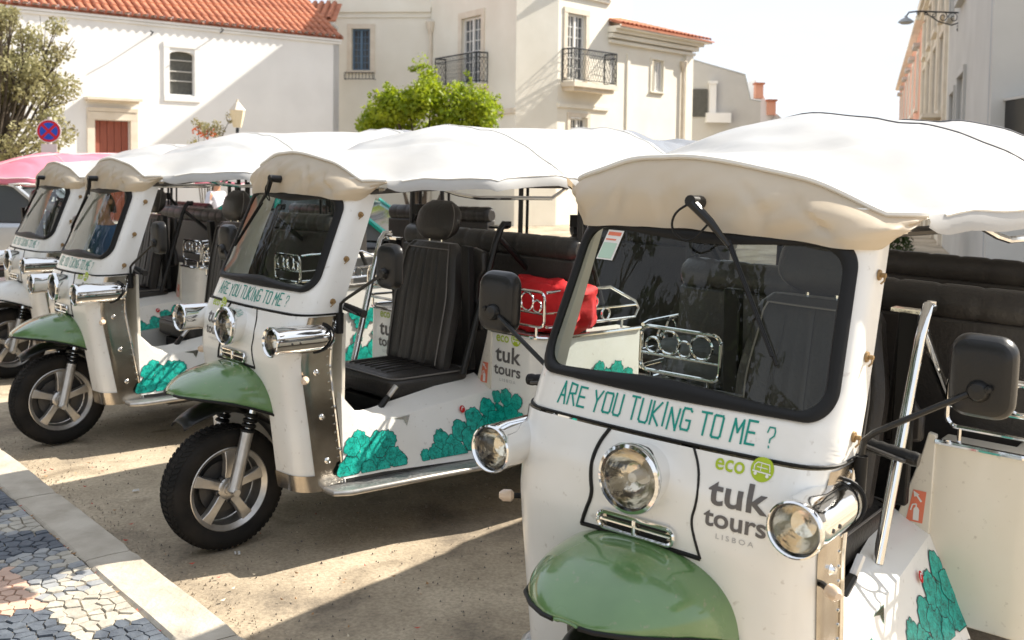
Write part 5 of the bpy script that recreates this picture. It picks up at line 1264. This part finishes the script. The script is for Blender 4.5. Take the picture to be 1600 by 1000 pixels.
# dark shrub down the street
t = empty('dark_shrub', (6.8, 19.0, 0)); tag(t, 'dark leafy shrub down the street under the right canopy', 'shrub')
leaves('foliage', [(g.uniform(-.5, .5), g.uniform(-.4, .4), g.uniform(.3, 1.5), .3) for k in range(24)], 2600, .1, 'leafdark', t, seed=17)
m = MB(); m.tube([(0, 0, 0), (.05, 0, .8)], [.05, .03], 6); m.build('stem', 'bark', t)
t = empty('cafe_parasol', (7.0, 20.0, 0)); tag(t, 'small orange parasol standing by the dark shrub', 'parasol')
m = MB(); m.loft([[(rr_ * cos(a) - .7, rr_ * sin(a), z) for a in np.linspace(0, 2 * pi, 9)[:-1]] for rr_, z in ((.55, .85), (.30, 1.12), (.03, 1.26))], (False, True)); m.build('parasol_cover', 'orange', t, smooth=False)
m = MB(); m.tube([(-.7, 0, 0), (-.7, 0, 1.2)], .02, 6); m.build('pole', 'iron', t)

# ------------------------------------------------------------------ no-stopping sign
t = empty('no_stopping_sign', (-5.86, 13, 0)); t.rotation_euler = (0, 0, .18); tag(t, 'round blue and red no stopping sign with a white plate', 'traffic sign')
m = MB(); m.tube([(0, .03, 0), (0, .03, 2.32)], .028, 8); m.build('post', 'greywall', t)
m = MB(); m.lathe([(.0005, 0), (.148, 0), (.148, .012), (.0005, .012)], (0, -.01, 2.14), 'y', 40); sg_ = m.build('sign_disc', 'whiteprint', t)
m = MB(); m.lathe([(.0005, -.002), (.136, -.002)], (0, -.011, 2.14), 'y', 40); m.build('sign_ring', 'signred', sg_)
for a0 in (0, pi / 2, pi, 3 * pi / 2):
    m = MB(); pts = [(.0, 0)]; c0 = (.022 * cos(a0), .022 * sin(a0))
    pts = [(c0[0], c0[1])] + [(.108 * cos(a0 + d), .108 * sin(a0 + d)) for d in np.linspace(-.63, .63, 14)]
    m.add([(x, -.0155, 2.14 + z) for x, z in pts], [tuple(range(len(pts)))]); m.build('sign_field', 'signblue', sg_, smooth=False)
m = MB(); m.box((0, -.0, 1.90), (.19, .01, .16)); m.build('sign_plate', 'whiteprint', t, smooth=False)

# ------------------------------------------------------------------ street lamp on the grey building
ax = Vector((SD[0], SD[1], 0)); b0 = Vector((9.62, 22.45, 5.20))
t = empty('street_lamp', b0); tag(t, 'bell shaped street lamp on a scrolled iron bracket high on the right', 'street lamp')
out = Vector((-1.0, -.08, 0)).normalized()
def bp(u, z): return out * u + Vector((0, 0, z))
m = MB(); m.tube([bp(-.05, -.28), bp(-.05, .12)], .022, 6); m.tube([bp(-.05, .05), bp(.9, .06), bp(1.12, .03), bp(1.18, -.06)], .018, 6); m.tube([bp(-.05, -.15), bp(.15, -.22), bp(.45, -.15), bp(.75, .03)], .014, 6)
def spiral(cx_, cz, r0, turns, s0=0):
    m.tube([bp(cx_ + r0 * (1 - .75 * k / 22) * cos(s0 + turns * 2 * pi * k / 22), cz + r0 * (1 - .75 * k / 22) * sin(s0 + turns * 2 * pi * k / 22)) for k in range(23)], .010, 5)
spiral(.12, -.06, .12, 1.3); spiral(.35, -.05, .10, 1.3, 2); spiral(.56, -.01, .065, 1.2, 1); spiral(.74, .02, .045, 1.2, 3); spiral(.0, -.30, .07, 1.1, 1); spiral(.92, .02, .035, 1.2, 3)
m.build('bracket', 'iron', t)
m = MB(); c = bp(1.18, -.10); m.lathe([(.03, .06), (.035, .02), (.09, -.01), (.155, -.06), (.165, -.085), (.15, -.09)], tuple(c), 'z', 20); ls = m.build('lamp_shade', 'bluegrey', t)
m = MB(); m.lathe([(.15, -.08), (.10, -.12), (.0005, -.13)], tuple(c), 'z', 16); m.build('lamp_bowl', 'greywall', ls)

# ------------------------------------------------------------------ parked cars
def car(name, label, loc, rz, paint, roofpaint, L=4.3, W=1.7, H=1.43):
    t = empty(name, loc, (0, 0, rz)); tag(t, label, 'car')
    low_ = [(-L / 2, .30, .62), (-L / 2 + .1, .25, .86), (-L * .33, .24, .92), (L * .22, .24, .92), (L / 2 - .25, .26, .80), (L / 2, .32, .55)]
    prof = [(-L / 2, .45), (-L / 2 + .04, .75), (-L / 2 + .15, .88), (-L * .30, .93), (L * .20, .95), (L * .40, .84), (L / 2 - .06, .66), (L / 2, .45), (L / 2 - .05, .24), (-L / 2 + .05, .24)]
    rows = []
    for y, k in ((-W / 2, .93), (-W / 2 + .06, 1.0), (0, 1.02), (W / 2 - .06, 1.0), (W / 2, .93)): rows.append([(x * (1 if abs(y) < W / 2 else .985), y, .24 + (z - .24) * k) for x, z in prof])
    m = MB(); m.loft(rows); m.build('body', paint, t, sub=1)
    gp = [(-L * .36, .90), (-L * .22, 1.33), (-L * .08, H - .03), (L * .06, H - .05), (L * .24, .92)]
    m = MB(); m.loft([[(x, y * (1 if z < 1 else .86), z) for x, z in gp] for y in (-W / 2 + .05, -.3, .3, W / 2 - .05)]); m.build('cabin_glass', 'winglass', t)
    m = MB(); rp = [(-L * .235, 1.30), (-L * .16, H - .03), (-L * .06, H), (L * .03, H - .01), (L * .10, H - .09)]
    rows = [[(x, y * W / 2 * .86, z + .012 - .035 * y * y) for x, z in rp] for y in np.linspace(-1, 1, 9)]; m.grid(rows); m.build('roof', roofpaint, t, solid=.02)
    for sg in (1, -1):
        yy = lambda z: sg * (W / 2 - .045) * lerp(1, .86, max(0, (z - .9) / .5))
        for pts in ([(L * .23, .93), (L * .08, H - .06)], [(-L * .02, .92), (-L * .03, H - .03)], [(-L * .35, .92), (-L * .22, 1.32)]): MB().tube([(x, yy(z) + sg * .012, z) for x, z in pts], .035, 6).build('pillar', roofpaint, t)
        for x in (-L * .30, L * .30):
            m = MB(); m.lathe([(.18, sg * .02), (.22, sg * .05), (.30, sg * .04), (.31, -sg * .06), (.2, -sg * .08)], (0, 0, 0), 'y', 28); w = m.build('wheel', 'tyre', t); w.location = (x, sg * (W / 2 - .08), .31)
            m = MB(); m.lathe([(.19, sg * .02), (.15, sg * .01), (.05, sg * .03), (.0005, sg * .035)], (0, 0, 0), 'y', 20); m.build('rim', 'alu', w)
        m = MB(); m.lathe([(.0005, .04), (.07, .03), (.08, 0)], (L / 2 - .10, sg * W * .36, .66), 'x', 14); m.build('headlight', 'lens', t)
    return t
car('parked_taxi', 'taxi with a teal roof and black lower body behind the tuk tuks', (-2.75, 12.6, 0), pi - .12, 'carblack', 'carteal')
car('parked_car', 'silver car behind the tuk tuks at the left edge', (-7.35, 15.0, 0), .05, 'carsilver', 'carsilver', H=1.50)

# ------------------------------------------------------------------ people
def skin_body(name, joints, bones, m_, parent, sub=2):
    me = bpy.data.meshes.new(name); names = list(joints); me.from_pydata([joints[n][:3] for n in names], [(names.index(a), names.index(b)) for a, b in bones], [])
    o = bpy.data.objects.new(name, me); COL.objects.link(o); o.parent = parent; me.materials.append(MT[m_])
    bm = bmesh.new(); bm.from_mesh(me); lay = bm.verts.layers.skin.verify()
    for v, n in zip(bm.verts, names):
        rr_ = joints[n][3]; rr_ = rr_ if isinstance(rr_, tuple) else (rr_, rr_); v[lay].radius = rr_; v[lay].use_root = (n == 'pelvis')
    bm.to_mesh(me); bm.free(); s_ = o.modifiers.new('skin', 'SKIN'); s_.use_smooth_shade = True; d = o.modifiers.new('smooth', 'SUBSURF'); d.levels = sub; d.render_levels = sub
    return o
def person(label, loc, rz, pose, top, legs, hair, scale=1.0):
    t = empty('person', loc, (0, 0, rz)); tag(t, label, 'person'); t.scale = (scale,) * 3
    sit = pose == 'sit'; J = {}; zp = 0 if sit else .92
    J['pelvis'] = (0, 0, zp, (.115, .14)); J['waist'] = (.01 if not sit else .05, 0, zp + .18, (.10, .13)); J['chest'] = (.03 if not sit else .10, 0, zp + .38, (.115, .15)); J['neck0'] = (.03 if not sit else .12, 0, zp + .51, .06); J['neck'] = (.04 if not sit else .14, 0, zp + .57, .05); J['head0'] = (.055 if not sit else .16, 0, zp + .64, .075); J['head'] = (.06 if not sit else .165, 0, zp + .72, .082); J['crown'] = (.05 if not sit else .155, 0, zp + .78, .058)
    B = [('pelvis', 'waist'), ('waist', 'chest'), ('chest', 'neck0'), ('neck0', 'neck'), ('neck', 'head0'), ('head0', 'head'), ('head', 'crown')]
    for s_, sg in (('L', 1), ('R', -1)):
        cx_ = J['chest'][0]
        J['sh' + s_] = (cx_, sg * .18, zp + .47, .055); 
        if sit: J['el' + s_] = (cx_ + .14, sg * .24, zp + .24, .04); J['wr' + s_] = (cx_ + .38, sg * .22, zp + .26, .028); J['ha' + s_] = (cx_ + .46, sg * .21, zp + .27, .026)
        else: J['el' + s_] = (cx_ - .02, sg * .23, zp + .20, .04); J['wr' + s_] = (cx_ + .06, sg * .24, zp - .05, .028); J['ha' + s_] = (cx_ + .08, sg * .24, zp - .14, .026)
        B += [('chest', 'sh' + s_), ('sh' + s_, 'el' + s_), ('el' + s_, 'wr' + s_), ('wr' + s_, 'ha' + s_)]
        if sit: J['hip' + s_] = (.04, sg * .10, zp - .01, .085); J['kn' + s_] = (.44, sg * .13, zp + .02, .06); J['an' + s_] = (.46, sg * .13, zp - .38, .04); J['to' + s_] = (.62, sg * .14, zp - .42, .035)
        else: J['hip' + s_] = (0, sg * .10, zp - .06, .085); J['kn' + s_] = (.02, sg * .10, zp - .46, .058); J['an' + s_] = (0, sg * .10, .08, .04); J['to' + s_] = (.16, sg * .11, .04, .035)
        B += [('pelvis', 'hip' + s_), ('hip' + s_, 'kn' + s_), ('kn' + s_, 'an' + s_), ('an' + s_, 'to' + s_)]
    body = skin_body('body', J, B, 'skin', t)
    grow = lambda n, k: (*J[n][:3], tuple(a + k for a in J[n][3]) if isinstance(J[n][3], tuple) else J[n][3] + k)
    names = ['pelvis', 'waist', 'chest', 'neck0', 'shL', 'elL', 'shR', 'elR']; JS = {n: grow(n, .014) for n in names}
    skin_body('shirt', JS, [b for b in B if b[0] in names and b[1] in names], top, t)
    names = ['pelvis', 'hipL', 'knL', 'anL', 'hipR', 'knR', 'anR']; JS = {n: grow(n, .012) for n in names}
    skin_body('trousers', JS, [b for b in B if b[0] in names and b[1] in names], legs, t)
    hx, hz = J['head'][0], J['head'][2]
    m = MB(); rows = []
    for k in range(9):
        ph = pi / 2 * k / 8; rows.append([(hx - .022 + .112 * cos(ph) * cos(a) * (.82 if cos(a) > 0 else 1), .098 * cos(ph) * sin(a), hz + .0 + .115 * sin(ph) - (.10 if cos(a) < .2 else -.02) * (1 - k / 8)) for a in np.linspace(0, 2 * pi, 25)[:-1]])
    m.loft(rows, (False, True)); m.build('hair', hair, t)
    m = MB(); m.loft([[(hx + .078, -.012, hz - .03), (hx + .078, .012, hz - .03), (hx + .082, 0, hz - .035)], [(hx + .074, -.006, hz + .02), (hx + .074, .006, hz + .02), (hx + .078, 0, hz + .02)]]); m.box((hx + .105, 0, hz - .026), (.028, .026, .022)); m.build('nose', 'skin', t, sub=1)
    for sg in (1, -1):
        m = MB(); m.lathe([(.0005, .092), (.011, .088), (.014, .075)], (hx, sg * .034, hz + .012), 'x', 10); m.build('eye', 'rubber', t)
        m = MB(); m.lathe([(.0005, sg * .012), (.022, sg * .008), (.026, 0)], (hx - .005, sg * .086, hz - .005), 'y', 10); m.build('ear', 'skin', t)
    m = MB(); m.box((hx + .082, 0, hz - .058), (.016, .045, .010)); m.build('mouth', 'salmon', t, sub=1)
    return t
dx, dy, dh = POSE['D'][0], POSE['D'][1], POSE['D'][2]
person('person with dark brown hair in a blue top sitting in a tuk tuk', (dx - .86 * cos(dh), dy - .86 * sin(dh), .70), dh + .5, 'sit', 'shirtblue', 'trousers', 'hair')
person('grey haired person in a pale shirt walking behind the teal taxi', (-4.75, 16.4, 0), -.4, 'stand', 'shirtwhite', 'trousers', 'greyhair', scale=.92)

# ------------------------------------------------------------------ loose things on the vehicles
def cloth_bundle(name, label, cat, T, c, size, m_, seed, rough=.06):
    Mv = Matrix.Translation(T.location) @ T.rotation_euler.to_matrix().to_4x4(); p = Mv @ Vector(c)
    t_rot = T.rotation_euler.copy(); m = MB(); rows = []
    for k in range(23):
        ph = -pi / 2 + pi * k / 22; row = []
        for j in range(40):
            a = 2 * pi * j / 40; d = Vector((cos(ph) * cos(a), cos(ph) * sin(a), sin(ph)))
            d = Vector([(abs(q) ** .52) * (1 if q > 0 else -1) for q in d]); n_ = noise.noise(d * 1.9 + Vector((seed, 0, 0))) + .5 * noise.noise(d * 4.6 + Vector((0, seed, 0))) + .22 * noise.noise(d * 10 + Vector((0, seed, 3)))
            q = 1 + rough * 2.4 * n_; row.append((d.x * size[0] / 2 * q, d.y * size[1] / 2 * q, max(-size[2] / 2, d.z * size[2] / 2 * (1 + rough * 3 * n_))))
        rows.append(row)
    m.loft(rows); o = m.build(name, m_); o.location = p; o.rotation_euler = t_rot; tag(o, label, cat); return o
cloth_bundle('red_bundle', 'red cloth bundle lying in the chrome luggage rail', 'bundle', TUK['B'], (-1.50, .54, 1.04), (.30, .50, .27), 'red', 2.3, .07)
cloth_bundle('grey_cloth', 'crumpled grey cloth heaped behind the nearest windscreen', 'cloth', TUK['A'], (-1.55, -.52, .985), (.34, .42, .17), 'greycloth', 5.1, .09)

# ------------------------------------------------------------------ litter and grit on the road
g = random.Random(9)
m = MB()
for k in range(150):
    s_ = g.uniform(.2, 3.4); d = -abs(g.gauss(0, .5)) - .02 if k % 3 else g.choice((.212, .209)) ; p = kp(s_, d, .008 if d < 0 else .112); a = g.uniform(0, 6.3); L = g.uniform(.006, .016); w = L * .4
    m.add([(p[0] + L * cos(a), p[1] + L * sin(a), p[2] + .004), (p[0] - w * sin(a), p[1] + w * cos(a), p[2] + .002), (p[0] - L * cos(a), p[1] - L * sin(a), p[2] + .006), (p[0] + w * sin(a), p[1] - w * cos(a), p[2])], [(0, 1, 2, 3)], g.choice((0, 0, 1, 2)))
o = m.build('leaf_litter', [mat('dry leaf', (.36, .20, .09), .8), mat('red leaf', (.45, .07, .04), .7), mat('straw', (.62, .54, .40), .8)], smooth=False); tag(o, 'tiny dry leaves and straw scattered by the kerb', 'leaves', kind='stuff')
m = MB()
for k in range(2600):
    s_ = g.uniform(-1, 4); d = -g.uniform(.01, 2.4) if k % 2 else -abs(g.gauss(0, .12)) - .01; p = kp(s_, d, 0); q = g.uniform(.0015, .0045) * (1.4 if k % 9 == 0 else 1)
    m.add([(p[0] - q, p[1] - q * .6, .0), (p[0] + q, p[1] - q * .5, .0), (p[0], p[1] + q, .0), (p[0], p[1], q * 1.3 + .003)], [(0, 1, 3), (1, 2, 3), (2, 0, 3)], k % 2)
o = m.build('grit', [mat('pale grit', (.42, .36, .28), .9), mat('dark grit', (.16, .14, .12), .9)], smooth=False); tag(o, 'fine grit scattered on the road', 'grit', kind='stuff')
for k, (s_, d) in enumerate(((1.72, -.62), (1.58, -.82), (.95, -.42), (2.1, -.45))):
    m = MB(); m.box((0, 0, .002), (.035, .010, .003)); m.box((.004, .016, .002), (.030, .007, .003)); o = m.build('paper_scrap', 'whiteprint', smooth=False); o.location = kp(s_, d, .006); o.rotation_euler = (0, 0, g.uniform(0, 3)); tag(o, ('paper scrap on the road just right of the big front wheel', 'paper scrap on the sunlit road below the big front wheel', 'paper scrap on the shaded road left of the big front wheel', 'paper scrap nearest the kerb in front of the big wheel')[k], 'litter', 'paper scraps on the road')
